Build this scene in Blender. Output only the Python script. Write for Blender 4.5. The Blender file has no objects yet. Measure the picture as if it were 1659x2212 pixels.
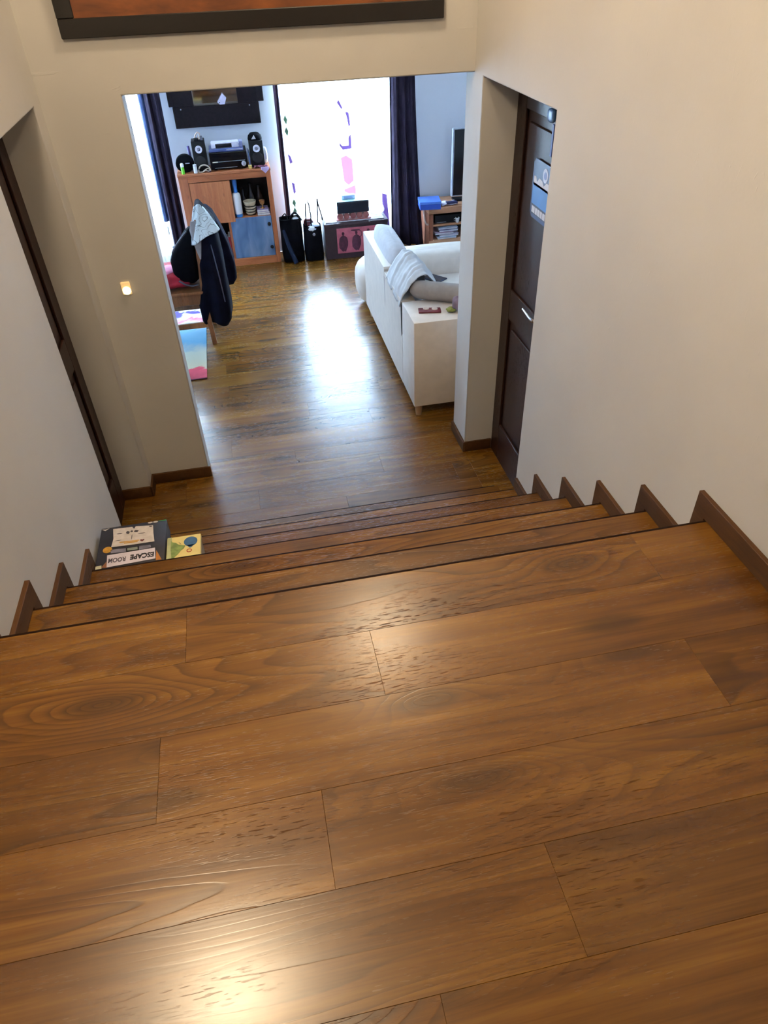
import bpy, bmesh, math, random
from mathutils import Vector, Matrix, noise as mnoise
random.seed(7)
S = bpy.context.scene
COL = S.collection
PI = math.pi

# ------------------------------------------------------------------ camera
FPX, YAW, PITCH, ROLL, CAMH = 1506.525, 0.175, -0.688, -0.040, 2.547
cy, sy, cp, sp = math.cos(YAW), math.sin(YAW), math.cos(PITCH), math.sin(PITCH)
fwd = Vector((sy*cp, cy*cp, sp)); rgt = Vector((cy, -sy, 0)); up = rgt.cross(fwd)
r2 = math.cos(ROLL)*rgt + math.sin(ROLL)*up
u2 = -math.sin(ROLL)*rgt + math.cos(ROLL)*up
cam = bpy.data.cameras.new('camera')
cam.sensor_fit = 'VERTICAL'; cam.sensor_height = 36; cam.lens = FPX/2212*36
cam.clip_start = 0.02
camo = bpy.data.objects.new('camera', cam); COL.objects.link(camo)
camo.matrix_world = Matrix(((r2.x, u2.x, -fwd.x, 0), (r2.y, u2.y, -fwd.y, 0), (r2.z, u2.z, -fwd.z, CAMH), (0, 0, 0, 1)))
S.camera = camo

# ------------------------------------------------------------------ world, lamps, exposure
SKY = 90.0
w = bpy.data.worlds.new('overcast_sky'); S.world = w; w.use_nodes = True
bg = w.node_tree.nodes['Background']
bg.inputs[0].default_value = (0.58, 0.76, 1.0, 1); bg.inputs[1].default_value = SKY
def lamp(name, loc, power, col, rad):
    l = bpy.data.lights.new(name, 'POINT'); l.energy = power; l.color = col; l.shadow_soft_size = rad
    o = bpy.data.objects.new(name, l); o.location = loc; COL.objects.link(o); return o
lamp('ceiling_lamp', (0.475, 3.02, 3.50), 42, (1.0, 0.78, 0.51), 0.10)
lamp('landing_lamp', (-0.55, 1.14, 3.50), 78, (1.0, 0.78, 0.51), 0.13)
def portal(x0, x1, z0, z1):
    l = bpy.data.lights.new('window_portal', 'AREA'); l.shape = 'RECTANGLE'; l.size = x1-x0; l.size_y = z1-z0
    l.cycles.is_portal = True
    o = bpy.data.objects.new('window_portal', l); o.location = ((x0+x1)/2, 7.80, (z0+z1)/2)
    o.rotation_euler = (-PI/2, 0, 0); COL.objects.link(o)
portal(0.5, 1.55, 0.3, 2.2); portal(-1.9, -0.72, 0.3, 2.2)
S.view_settings.view_transform = 'Standard'; S.view_settings.look = 'None'
S.view_settings.exposure = 0.0; S.view_settings.gamma = 1.0; S.view_settings.use_curve_mapping = False

# ------------------------------------------------------------------ material helpers
def srgb(r, g, b):
    f = lambda c: (c/255/12.92) if c/255 <= 0.04045 else ((c/255+0.055)/1.055)**2.4
    return (f(r), f(g), f(b), 1)
class NT:
    def __init__(s, name):
        s.m = bpy.data.materials.new(name); s.m.use_nodes = True
        s.t = s.m.node_tree; s.b = s.t.nodes['Principled BSDF']; s.out = s.t.nodes['Material Output']
    def n(s, typ, **kw):
        nd = s.t.nodes.new(typ)
        for k, v in kw.items():
            if k.startswith('i_'):
                nd.inputs[int(k[2:]) if k[2:].isdigit() else k[2:].replace('_', ' ')].default_value = v
            else: setattr(nd, k, v)
        return nd
    def l(s, a, b): s.t.links.new(a, b)
    def math(s, op, a, b=None, c=None, clamp=False):
        nd = s.n('ShaderNodeMath', operation=op, use_clamp=clamp)
        for i, v in enumerate((a, b, c)):
            if v is None: continue
            if isinstance(v, (int, float)): nd.inputs[i].default_value = v
            else: s.l(v, nd.inputs[i])
        return nd.outputs[0]
    def mix(s, fac, a, b, mode='MIX'):
        nd = s.n('ShaderNodeMix', data_type='RGBA', blend_type=mode)
        for i, v in ((0, fac), (6, a), (7, b)):
            if isinstance(v, (int, float, tuple)): nd.inputs[i].default_value = v
            else: s.l(v, nd.inputs[i])
        return nd.outputs[2]
    def vmul(s, v, k):
        nd = s.n('ShaderNodeVectorMath', operation='MULTIPLY'); s.l(v, nd.inputs[0]); nd.inputs[1].default_value = k
        return nd.outputs[0]
    def noise(s, v, scale, detail=2, rough=0.5, dist=0):
        nd = s.n('ShaderNodeTexNoise'); s.l(v, nd.inputs['Vector'])
        nd.inputs['Scale'].default_value = scale; nd.inputs['Detail'].default_value = detail
        nd.inputs['Roughness'].default_value = rough; nd.inputs['Distortion'].default_value = dist
        return nd.outputs[0]
    def ramp(s, v, stops, interp='LINEAR'):
        nd = s.n('ShaderNodeValToRGB'); cr = nd.color_ramp; cr.interpolation = interp
        while len(cr.elements) < len(stops): cr.elements.new(0.5)
        for e, (p, c) in zip(cr.elements, stops): e.position = p; e.color = c
        s.l(v, nd.inputs[0]); return nd.outputs[0]
    def smooth(s, v, a, b):
        nd = s.n('ShaderNodeMapRange', interpolation_type='SMOOTHSTEP'); s.l(v, nd.inputs[0])
        nd.inputs[1].default_value = a; nd.inputs[2].default_value = b
        return nd.outputs[0]
    def bump(s, h, strength, dist=0.002):
        nd = s.n('ShaderNodeBump'); nd.inputs['Strength'].default_value = strength
        nd.inputs['Distance'].default_value = dist; s.l(h, nd.inputs['Height'])
        s.l(nd.outputs[0], s.b.inputs['Normal'])
MATS = {}
def plain(name, col, rough=0.6, metal=0.0, var=0.10, scale=25, bump=0.0, bscale=200, spec=None, emit=0, alpha=None, sheen=0):
    if name in MATS: return MATS[name]
    k = NT(name); tc = k.n('ShaderNodeTexCoord').outputs['Object']
    c = col if len(col) == 4 else srgb(*col)
    nz = k.noise(tc, scale, 3)
    f = k.smooth(nz, 0.3, 0.7)
    lo = tuple(x*(1-var) for x in c[:3])+(1,); hi = tuple(min(1, x*(1+var)) for x in c[:3])+(1,)
    k.l(k.mix(f, lo, hi), k.b.inputs['Base Color'])
    k.b.inputs['Roughness'].default_value = rough; k.b.inputs['Metallic'].default_value = metal
    if spec is not None: k.b.inputs['Specular IOR Level'].default_value = spec
    if sheen: k.b.inputs['Sheen Weight'].default_value = sheen
    if bump: k.bump(k.noise(tc, bscale, 3), bump)
    if emit:
        k.b.inputs['Emission Color'].default_value = c; k.b.inputs['Emission Strength'].default_value = emit
    MATS[name] = k.m; return k.m

def wood(name, deep, mid, light, axis=0, rough=0.32, ring=1.0, pore=1.0, bump=0.35, var=0.10, coat=0.0, knots=True, ringk=11.0, spec=0.5):
    if name in MATS: return MATS[name]
    k = NT(name); tc = k.n('ShaderNodeTexCoord').outputs['Object']
    oi = k.n('ShaderNodeObjectInfo').outputs['Random']
    off = k.n('ShaderNodeCombineXYZ')
    k.l(k.math('MULTIPLY', oi, 37.0), off.inputs[0]); k.l(k.math('MULTIPLY', oi, 91.0), off.inputs[1]); k.l(k.math('MULTIPLY', oi, 53.0), off.inputs[2])
    add = k.n('ShaderNodeVectorMath', operation='ADD'); k.l(tc, add.inputs[0]); k.l(off.outputs[0], add.inputs[1])
    P = add.outputs[0]
    def st(a, b):        # along-grain scale a, across-grain scale b
        v = [b, b, b]; v[axis] = a; return k.vmul(P, tuple(v))
    warp = k.noise(st(1.6, 6.0), 1.0, 2, 0.5)
    h = k.noise(st(1.0, 7.5), 1.0, 1.4, 0.40, 0.2)
    if knots:
        vo = k.n('ShaderNodeTexVoronoi', feature='F1'); k.l(st(0.9, 3.1), vo.inputs['Vector'])
        if axis == 0: vo.voronoi_dimensions = '2D'; vo.inputs['Scale'].default_value = 1.0
        kd = vo.outputs['Distance']
        kn = k.math('POWER', 2.718, k.math('MULTIPLY', kd, -7.5))
        h = k.math('ADD', h, k.math('MULTIPLY', kn, 0.55))
    fine = k.noise(st(7, 60), 1.0, 3, 0.6)
    hh = k.math('ADD', k.math('MULTIPLY', h, ringk), k.math('MULTIPLY', fine, 0.20))
    saw = k.math('FRACT', hh)
    rings = k.math('POWER', saw, 2.2)
    rings = k.math('MULTIPLY', rings, k.smooth(saw, 1.0, 0.90))
    mask = k.smooth(k.noise(st(0.9, 2.2), 1.0, 2), 0.38, 0.60)
    rings = k.math('MULTIPLY', rings, k.math('ADD', k.math('MULTIPLY', mask, 0.95), 0.05))
    streak = k.noise(st(1.1, 26), 1.0, 4, 0.62)
    fib = k.noise(st(5, 210), 1.0, 2, 0.5)
    pr_ = k.noise(st(34, 300), 1.0, 1, 0.5)
    pmask = k.smooth(k.noise(st(1.3, 5), 1.0, 2), 0.42, 0.68)
    pores = k.math('MULTIPLY', k.smooth(pr_, 0.59, 0.67), pmask)
    broad = k.noise(st(0.7, 3.1), 1.0, 3, 0.55)
    base = k.ramp(k.math('ADD', k.math('MULTIPLY', streak, 0.55), k.math('MULTIPLY', broad, 0.45)), [(0.34, deep), (0.5, mid), (0.64, light)])
    c = k.mix(k.math('MULTIPLY', rings, 0.72*ring), base, tuple(x*0.45 for x in deep[:3])+(1,))
    c = k.mix(k.math('MULTIPLY', k.smooth(fib, 0.45, 0.7), 0.30), c, deep)
    c = k.mix(k.math('MULTIPLY', pores, 0.42*pore), c, tuple(x*0.40 for x in deep[:3])+(1,))
    if knots:
        c = k.mix(k.math('MULTIPLY', k.smooth(kd, 0.12, 0.03), 0.55), c, tuple(x*0.40 for x in deep[:3])+(1,))
    hsv = k.n('ShaderNodeHueSaturation'); k.l(c, hsv.inputs['Color'])
    r2_ = k.math('FRACT', k.math('MULTIPLY', oi, 17.31))
    k.l(k.math('ADD', 1.0-var, k.math('MULTIPLY', r2_, 2*var)), hsv.inputs['Value'])
    k.l(hsv.outputs[0], k.b.inputs['Base Color'])
    k.l(k.math('MULTIPLY', spec, k.math('SUBTRACT', 1.0, k.math('MULTIPLY', pores, 0.85))), k.b.inputs['Specular IOR Level'])
    k.l(k.math('ADD', rough-0.04, k.math('ADD', k.math('MULTIPLY', pores, 0.16), k.math('MULTIPLY', streak, 0.08))), k.b.inputs['Roughness'])
    if coat:
        k.b.inputs['Coat Weight'].default_value = coat; k.b.inputs['Coat Roughness'].default_value = rough*0.7
    hgt = k.math('SUBTRACT', 0.0, k.math('ADD', k.math('MULTIPLY', rings, 0.22*ring), k.math('ADD', k.math('MULTIPLY', pores, 0.40*pore), k.math('MULTIPLY', fib, 0.10))))
    k.bump(hgt, bump, 0.0014)
    MATS[name] = k.m; return k.m

M_FLOOR = wood('laminate_oak', (0.068, 0.0235, 0.0032, 1), (0.138, 0.0555, 0.0064, 1), (0.210, 0.098, 0.0115, 1), rough=0.26, var=0.14, ringk=13, bump=0.42, spec=0.60)
M_SKIRT = wood('skirting_oak', (0.045, 0.018, 0.005, 1), (0.072, 0.030, 0.009, 1), (0.095, 0.042, 0.013, 1), axis=1, rough=0.55, spec=0.25, ring=0.3, pore=0.4, bump=0.1, knots=False)
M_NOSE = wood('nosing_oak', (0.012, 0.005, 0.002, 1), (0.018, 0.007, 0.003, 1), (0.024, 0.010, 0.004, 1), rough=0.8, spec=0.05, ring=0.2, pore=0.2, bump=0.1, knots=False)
M_DOOR = wood('dark_door_wood', (0.016, 0.006, 0.004, 1), (0.026, 0.009, 0.006, 1), (0.034, 0.013, 0.008, 1), axis=2, rough=0.40, spec=0.28, ring=0.4, pore=0.5, bump=0.12, knots=False)
M_PINE = wood('pine_wood', srgb(140, 76, 42), srgb(172, 100, 60), srgb(192, 122, 78), axis=2, rough=0.45, ring=0.5, pore=0.3, bump=0.1)
M_PINEX = wood('pine_wood_rail', srgb(140, 76, 42), srgb(172, 100, 60), srgb(192, 122, 78), axis=0, rough=0.45, ring=0.5, pore=0.3, bump=0.1)
M_CHAIR = wood('chair_wood', srgb(96, 56, 26), srgb(124, 76, 38), srgb(148, 96, 52), axis=2, rough=0.4, ring=0.5, pore=0.3, bump=0.1, knots=False)
M_TVW = wood('tv_bench_wood', srgb(150, 100, 70), srgb(184, 134, 100), srgb(200, 154, 122), axis=0, rough=0.45, ring=0.4, pore=0.3, bump=0.1, knots=False)

def wall_mat(name, c0, c1):
    k = NT(name); tc = k.n('ShaderNodeTexCoord').outputs['Object']
    f = k.smooth(k.noise(tc, 1.7, 3), 0.3, 0.7)
    k.l(k.mix(f, srgb(*c0), srgb(*c1)), k.b.inputs['Base Color'])
    k.b.inputs['Roughness'].default_value = 0.75; k.b.inputs['Specular IOR Level'].default_value = 0.25
    a = k.noise(tc, 34, 4, 0.55); b = k.noise(tc, 5, 3, 0.5, 1.2)
    trowel = k.smooth(k.noise(k.vmul(tc, (1, 9, 3)), 4.0, 2, 0.5, 2.0), 0.71, 0.74)
    hgt = k.math('ADD', k.math('ADD', k.math('MULTIPLY', a, 0.35), k.math('MULTIPLY', b, 0.9)), k.math('MULTIPLY', trowel, 0.35))
    k.bump(hgt, 0.35, 0.004); return k.m
M_WALL = wall_mat('plaster', (190, 188, 186), (196, 194, 191))
M_WALL2 = wall_mat('living_room_plaster', (222, 225, 234), (228, 230, 238))
M_CEIL = plain('ceiling_paint', (236, 232, 224), 0.8, var=0.02)

def sheer_mat(name, col, transp):
    k = NT(name); tc = k.n('ShaderNodeTexCoord').outputs['Object']
    wv = k.noise(k.vmul(tc, (120, 1, 4)), 3.0, 2)
    tr = k.n('ShaderNodeBsdfTransparent'); tl = k.n('ShaderNodeBsdfTranslucent'); df = k.n('ShaderNodeBsdfDiffuse')
    c = k.mix(wv, tuple(x*0.93 for x in col[:3])+(1,), col)
    k.l(c, tl.inputs[0]); k.l(c, df.inputs[0])
    m1 = k.n('ShaderNodeMixShader'); m1.inputs[0].default_value = 0.35; k.l(tl.outputs[0], m1.inputs[1]); k.l(df.outputs[0], m1.inputs[2])
    m2 = k.n('ShaderNodeMixShader'); m2.inputs[0].default_value = transp; k.l(m1.outputs[0], m2.inputs[1]); k.l(tr.outputs[0], m2.inputs[2])
    k.l(m2.outputs[0], k.out.inputs[0]); return k.m
M_SHEER = sheer_mat('sheer_voile', (0.9, 0.92, 0.93, 1), 0.35)
def glass_mat(name, tint, gl=0.08, rough=0.02):
    k = NT(name); tc = k.n('ShaderNodeTexCoord').outputs['Object']
    tr = k.n('ShaderNodeBsdfTransparent'); gb = k.n('ShaderNodeBsdfGlossy')
    k.l(k.mix(k.noise(tc, 3, 2), tint, tuple(min(1, x*1.04) for x in tint[:3])+(1,)), tr.inputs[0]); gb.inputs['Roughness'].default_value = rough
    m = k.n('ShaderNodeMixShader'); m.inputs[0].default_value = gl
    k.l(tr.outputs[0], m.inputs[1]); k.l(gb.outputs[0], m.inputs[2]); k.l(m.outputs[0], k.out.inputs[0]); return k.m
M_GLASS = glass_mat('window_glass', (0.93, 0.96, 0.96, 1))

# ------------------------------------------------------------------ mesh helpers
def merge(bm, b2, M=None):
    if M is not None: b2.transform(M)
    t = bpy.data.meshes.new('t'); b2.to_mesh(t); b2.free(); bm.from_mesh(t); bpy.data.meshes.remove(t)
def box(bm, x0, x1, y0, y1, z0, z1, bev=0.0, seg=2, M=None):
    b = bmesh.new()
    vs = [b.verts.new((x, y, z)) for z in (z0, z1) for y in (y0, y1) for x in (x0, x1)]
    for f in ((0, 2, 3, 1), (4, 5, 7, 6), (0, 1, 5, 4), (2, 6, 7, 3), (0, 4, 6, 2), (1, 3, 7, 5)): b.faces.new([vs[i] for i in f])
    if bev: bmesh.ops.bevel(b, geom=b.edges[:], offset=bev, segments=seg, profile=0.5, affect='EDGES')
    merge(bm, b, M); return bm
def prism(bm, pts, d, axis, lo, M=None, bev=0.0):
    """polygon pts (2D) in the plane normal to axis, extruded from lo to lo+d"""
    b = bmesh.new()
    def P(a, c, t): return {0: (t, a, c), 1: (a, t, c), 2: (a, c, t)}[axis]
    A = [b.verts.new(P(a, c, lo)) for a, c in pts]; Bv = [b.verts.new(P(a, c, lo+d)) for a, c in pts]
    n = len(pts)
    b.faces.new(A[::-1]); b.faces.new(Bv)
    for i in range(n): b.faces.new((A[i], A[(i+1) % n], Bv[(i+1) % n], Bv[i]))
    bmesh.ops.recalc_face_normals(b, faces=b.faces[:])
    if bev: bmesh.ops.bevel(b, geom=b.edges[:], offset=bev, segments=1, profile=0.5, affect='EDGES')
    merge(bm, b, M); return bm
def loft(bm, rings, cap=True, M=None):
    b = bmesh.new(); R = [[b.verts.new(p) for p in r] for r in rings]; n = len(R[0])
    for a, c in zip(R, R[1:]):
        for i in range(n): b.faces.new((a[i], a[(i+1) % n], c[(i+1) % n], c[i]))
    if cap: b.faces.new(R[0][::-1]); b.faces.new(R[-1])
    bmesh.ops.recalc_face_normals(b, faces=b.faces[:])
    merge(bm, b, M); return bm
def tube(bm, path, r, seg=8, closed=False, M=None):
    path = [Vector(p) for p in path]; rs = r if isinstance(r, (list, tuple)) else [r]*len(path); rings = []
    n = len(path)
    for i, p in enumerate(path):
        a = path[max(i-1, 0)]; c = path[min(i+1, n-1)]; d = (c-a).normalized()
        ref = Vector((0, 0, 1)) if abs(d.z) < 0.9 else Vector((1, 0, 0))
        u = d.cross(ref).normalized(); v = d.cross(u)
        rings.append([p+rs[i]*(math.cos(2*PI*k/seg)*u+math.sin(2*PI*k/seg)*v) for k in range(seg)])
    return loft(bm, rings, True, M)
def lathe(bm, prof, c, axis=2, seg=20, M=None):
    rings = []
    for r, t in prof:
        ring = []
        for k in range(seg):
            a = 2*PI*k/seg; p, q = r*math.cos(a), r*math.sin(a)
            ring.append((c[0]+(t if axis == 0 else p), c[1]+(t if axis == 1 else (p if axis == 0 else q)), c[2]+(t if axis == 2 else q)))
        rings.append(ring)
    return loft(bm, rings, True, M)
def rrect(cx, cy_, hx, hy, z, n=24, e=4.0, wob=0.0, seed=0):
    out = []
    for k in range(n):
        a = 2*PI*k/n; ca, sa = math.cos(a), math.sin(a)
        r = 1/((abs(ca)**e+abs(sa)**e)**(1/e))
        ww = 1+wob*mnoise.noise(Vector((ca*2+seed, sa*2, z*5)))
        out.append((cx+hx*r*ca*ww, cy_+hy*r*sa*ww, z))
    return out
def cushion(bm, cx, cy_, cz, hx, hy, hz, e=3.2, n=28, m=14, M=None, wob=0.03, seed=0):
    rings = []
    for j in range(m+1):
        a = -PI/2+PI*j/m; s_, c_ = math.sin(a), max(math.cos(a), 0.02)
        rz = 1/((abs(c_)**e+abs(s_)**e)**(1/e))
        ring = []
        for k in range(n):
            b_ = 2*PI*k/n; cb, sb = math.cos(b_), math.sin(b_)
            rr = 1/((abs(cb)**e+abs(sb)**e)**(1/e))
            w_ = 1+wob*mnoise.noise(Vector((cb*rr*1.7+seed, sb*rr*1.7, s_*1.7)))
            ring.append((cx+hx*rz*c_*rr*cb*w_, cy_+hy*rz*c_*rr*sb*w_, cz+hz*rz*s_*w_))
        rings.append(ring)
    return loft(bm, rings, True, M)
def grid(bm, fn, nu, nv, M=None):
    b = bmesh.new(); V = [[b.verts.new(fn(i/nu, j/nv)) for j in range(nv+1)] for i in range(nu+1)]
    for i in range(nu):
        for j in range(nv): b.faces.new((V[i][j], V[i+1][j], V[i+1][j+1], V[i][j+1]))
    merge(bm, b, M); return bm
ROOT = {}
def obj(name, bm, mat, parent=None, smooth=35, solid=0, label=None, sub=0):
    me = bpy.data.meshes.new(name)
    base = ROOT.get(parent.name, Vector((0, 0, 0))) if parent else Vector((0, 0, 0))
    if base.length: bmesh.ops.translate(bm, vec=-base, verts=bm.verts[:])
    bm.to_mesh(me); bm.free()
    if smooth:
        for p in me.polygons: p.use_smooth = True
        me.set_sharp_from_angle(angle=math.radians(smooth))
    o = bpy.data.objects.new(name, me); COL.objects.link(o)
    if mat: me.materials.append(mat)
    if parent: o.parent = parent; ROOT[o.name] = base
    if solid:
        md = o.modifiers.new('solid', 'SOLIDIFY'); md.thickness = solid; md.offset = 0
    if sub:
        md = o.modifiers.new('sub', 'SUBSURF'); md.levels = sub; md.render_levels = sub
    if label: o['label'] = label
    return o
def N(): return bmesh.new()
def tag(o, label, cat, group=None, kind=None):
    if label: o['label'] = label
    if cat: o['category'] = cat
    if group: o['group'] = group
    if kind: o['kind'] = kind
    return o
def thing(name, label, cat, loc=(0, 0, 0), group=None, kind=None):
    o = bpy.data.objects.new(name, None); COL.objects.link(o); o.location = loc; o.empty_display_size = 0.05
    ROOT[o.name] = Vector(loc)
    return tag(o, label, cat, group, kind)
def struct(name, bm, mat, label, cat, bev=0.0):
    o = obj(name, bm, mat, None, 30)
    if bev:
        md = o.modifiers.new('bevel', 'BEVEL'); md.width = bev; md.segments = 2; md.limit_method = 'ANGLE'
    return tag(o, label, cat, kind='structure')

# ------------------------------------------------------------------ room dimensions
XL, XR, XO = -0.782, 1.161, -0.440
YW, YE = 3.659, 3.793
YN_R, YN_L, YF = 2.677, 2.716, 3.535
ZT, ZH, ZC = 2.05, 2.053, 3.65
NST, RISE, RUN, Y0 = 7, 0.179, 0.270, 1.306
LZ = NST*RISE
FARY = 7.60

# ------------------------------------------------------------------ walls
b = prism(N(), [(-1.6, 0), (YN_R, 0), (YN_R, ZT), (YF, ZT), (YF, 0), (YE, 0), (YE, ZC), (-1.6, ZC)], 0.32, 0, XR)
struct('wall_right', b, M_WALL, 'right stairwell wall with a doorway cut into it', 'wall', 0.006)
b = prism(N(), [(-1.6, 0), (YN_L, 0), (YN_L, ZT), (YF, ZT), (YF, 0), (YE, 0), (YE, ZC), (-1.6, ZC)], 0.32, 0, XL-0.32)
struct('wall_left', b, M_WALL, 'left stairwell wall with a doorway cut into it', 'wall', 0.006)
b = prism(N(), [(XL-0.05, 0), (XO, 0), (XO, ZH), (XR+0.05, ZH), (XR+0.05, ZC), (XL-0.05, ZC)], YE-YW, 1, YW)
struct('wall_front', b, M_WALL, 'wall over the wide opening into the living room, with the pier left of it', 'wall', 0.006)
b = box(N(), XL-0.3, XR+0.3, -1.75, -1.6, 0, ZC)
struct('wall_back', b, M_DOOR, 'unseen landing wall behind the viewer, darkened to absorb bounced light', 'wall')  # dark material chosen so this unseen wall absorbs bounced light
b = box(N(), -2.35, XL-0.32, YE-0.15, YE, 0, 2.5); box(b, XR+0.32, 3.55, YE-0.15, YE, 0, 2.5)
struct('wall_near', b, M_WALL2, 'living room wall on both sides of the opening', 'wall')
b = box(N(), -2.35, -2.2, YE, FARY, 0, 2.5)
struct('wall_west', b, M_WALL2, 'left side wall of the living room', 'wall')
b = box(N(), 3.4, 3.55, YE, FARY, 0, 2.5)
struct('wall_east', b, M_WALL2, 'right side wall of the living room', 'wall')
b = N()
for x0, x1 in ((-2.35, -1.9), (-0.72, 0.5), (1.55, 3.55)): box(b, x0, x1, FARY, FARY+0.18, 0, 2.5)
for x0, x1 in ((-1.9, -0.72), (0.5, 1.55)): box(b, x0, x1, FARY, FARY+0.18, 0, 0.22); box(b, x0, x1, FARY, FARY+0.18, 2.2, 2.5)
struct('wall_far', b, M_WALL2, 'far living room wall with two windows', 'wall')
b = box(N(), XL-0.32, XR+0.32, -1.75, YE, ZC, ZC+0.1)
struct('ceiling', b, M_CEIL, 'stairwell ceiling', 'ceiling')
b = box(N(), -2.35, 3.55, YE, FARY+0.18, 2.5, 2.6)
struct('ceiling.001', b, M_CEIL, 'living room ceiling', 'ceiling')
# windows
M_WFRAME = plain('window_frame_paint', (225, 228, 230), 0.4, var=0.03)
for i, (x0, x1) in enumerate(((0.5, 1.55), (-1.9, -0.72))):
    z0, z1 = 0.22, 2.2; xm = (x0+x1)/2
    b = N()
    for a in ((x0, x0+0.05, z0, z1), (x1-0.05, x1, z0, z1), (x0+0.05, x1-0.05, z0, z0+0.06), (x0+0.05, x1-0.05, z1-0.06, z1), (xm-0.035, xm+0.035, z0+0.06, z1-0.06)):
        box(b, a[0], a[1], FARY+0.05, FARY+0.11, a[2], a[3], 0.004, 1)
    wo = struct('window_%d' % (i+1), b, M_WFRAME, ('tall bright window behind the white sheer and the sofa end of the room', 'left window of the far wall, glimpsed past the pier')[i], 'window')
    for p0, p1 in ((x0+0.05, xm-0.035), (xm+0.035, x1-0.05)):
        obj('pane', box(N(), p0, p1, FARY+0.077, FARY+0.083, z0+0.06, z1-0.06), M_GLASS, wo, 0)

# ------------------------------------------------------------------ planks
PLK = {}
PITCHW = 0.191
def plank_mesh(L, W, T=0.012, g=0.0005):
    key = (round(L, 3), round(W, 4), T)
    if key in PLK: return PLK[key]
    b = bmesh.new(); hx, hy = L/2-0.00005, W/2-0.00005
    rows = [[b.verts.new((sx*(hx-i_), sy_*(hy-i_), z)) for sx, sy_ in ((-1, -1), (1, -1), (1, 1), (-1, 1))]
            for i_, z in ((0, -T), (0, -0.0006), (g, 0))]
    b.faces.new(rows[0][::-1]); b.faces.new(rows[2])
    for p, q in zip(rows, rows[1:]):
        for i in range(4): b.faces.new((p[i], p[(i+1) % 4], q[(i+1) % 4], q[i]))
    me = bpy.data.meshes.new('plank'); b.to_mesh(me); b.free(); me.materials.append(M_FLOOR)
    PLK[key] = me; return me
def put_plank(parent, x0, x1, y0, y1, z):
    if x1-x0 < 0.02 or y1-y0 < 0.005: return
    o = bpy.data.objects.new('plank', plank_mesh(x1-x0, y1-y0)); COL.objects.link(o)
    o.location = ((x0+x1)/2, (y0+y1)/2, z); o.parent = parent
def plank_rows(parent, rects, y_ref, z, joints, plen=1.205):
    """rects: (x0,x1,y0,y1) areas; rows of pitch PITCHW anchored at y_ref; joints(row)->x of one end joint"""
    for x0, x1, y0, y1 in rects:
        k = math.floor((y0-y_ref)/PITCHW+1e-6)
        while y_ref+k*PITCHW < y1-1e-6:
            a, c = max(y0, y_ref+k*PITCHW), min(y1, y_ref+(k+1)*PITCHW)
            j = joints(k); j -= math.ceil((j-x0)/plen)*plen
            while j < x1:
                put_plank(parent, max(x0, j), min(x1, j+plen), a, c, z); j += plen
            k += 1
M_SUB = plain('subfloor', (70, 50, 34), 0.8)
fl = struct('floor', box(N(), -2.2, 3.4, YE-0.1, FARY, -0.06, -0.0125), M_SUB, 'dark wood-look plank floor of the living room and the foot of the stairs', 'floor')
b = N(); box(b, XL-0.2, XR+0.2, 2.6, YE-0.1, -0.06, -0.0125); bb = obj('underlay', b, M_SUB, fl, 0)
Y6 = Y0+6*RUN
FJ = {-7: -0.156, 0: -0.295, 5: 0.21, -6: 0.62, 1: 0.35, -1: 0.80, 2: 0.9, -2: 0.25, 3: -0.2, -3: 0.66, 4: 0.6, -4: -0.3, -5: 0.1}
rj = random.Random(3)
for k in range(-12, 20): FJ.setdefault(k, rj.uniform(-0.4, 0.8))
fj = lambda k: FJ[k]
plank_rows(fl, [(-2.2, 3.4, YE, FARY), (XO, XR, YW, YE), (XL, XR, Y6-0.02, YW),
                (XR, XR+0.18, YN_R, YF), (XL-0.165, XL, YN_L, YF)], 4.585, 0.0, fj)
lf = struct('floor.001', box(N(), XL, XR, -1.6, Y0-0.03, LZ-0.20, LZ-0.0125), M_SUB, 'warm oak-look plank floor of the landing in the foreground', 'floor')
LJ = {-1: -0.288, -2: 0.15, -3: -0.337, -4: -0.018, -5: 0.370, -6: 0.121}
for k in range(-16, 0): LJ.setdefault(k, rj.uniform(-0.5, 0.6))
plank_rows(lf, [(XL, XR, -1.6, Y0-0.012)], Y0, LZ, lambda k: LJ[k])
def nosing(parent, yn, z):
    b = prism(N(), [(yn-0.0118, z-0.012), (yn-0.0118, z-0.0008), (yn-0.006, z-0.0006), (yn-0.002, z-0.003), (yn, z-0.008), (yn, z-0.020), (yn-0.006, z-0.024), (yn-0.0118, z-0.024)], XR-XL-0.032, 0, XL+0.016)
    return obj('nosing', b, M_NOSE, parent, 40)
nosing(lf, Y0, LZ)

# ------------------------------------------------------------------ stairs
st = thing('staircase', 'straight flight of oak-look steps going down between two white walls', 'stairs', ((XL+XR)/2, Y0, 0), kind='structure')
for i in range(1, 7):
    z = (NST-i)*RISE; y1 = Y0+i*RUN; y0 = Y0+(i-1)*RUN-0.028
    b = N()
    me_b = box(b, XL, XR, y0, y1-0.0118, z-0.024, z, 0.0006, 1)
    o = obj('tread', b, M_FLOOR, st, 0)
    # give each tread its own local origin so the grain differs
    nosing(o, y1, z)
for i in range(0, 7):
    zt = (NST-i)*RISE-0.024; zb = (NST-1-i)*RISE if i < 6 else -0.005; y = Y0+i*RUN-0.028
    obj('riser', box(N(), XL, XR, y-0.012, y, zb, zt), M_FLOOR, st, 0)
obj('carriage', prism(N(), [(Y0-0.05, 0)]+[p for i in range(1, 7) for p in ((Y0-0.05+RUN*(i-1), (NST-i)*RISE-0.026), (Y0-0.05+RUN*i, (NST-i)*RISE-0.026))]+[(Y0-0.05+6*RUN, 0)], XR-XL-0.04, 0, XL+0.02), M_SUB, st, 0)
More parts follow.
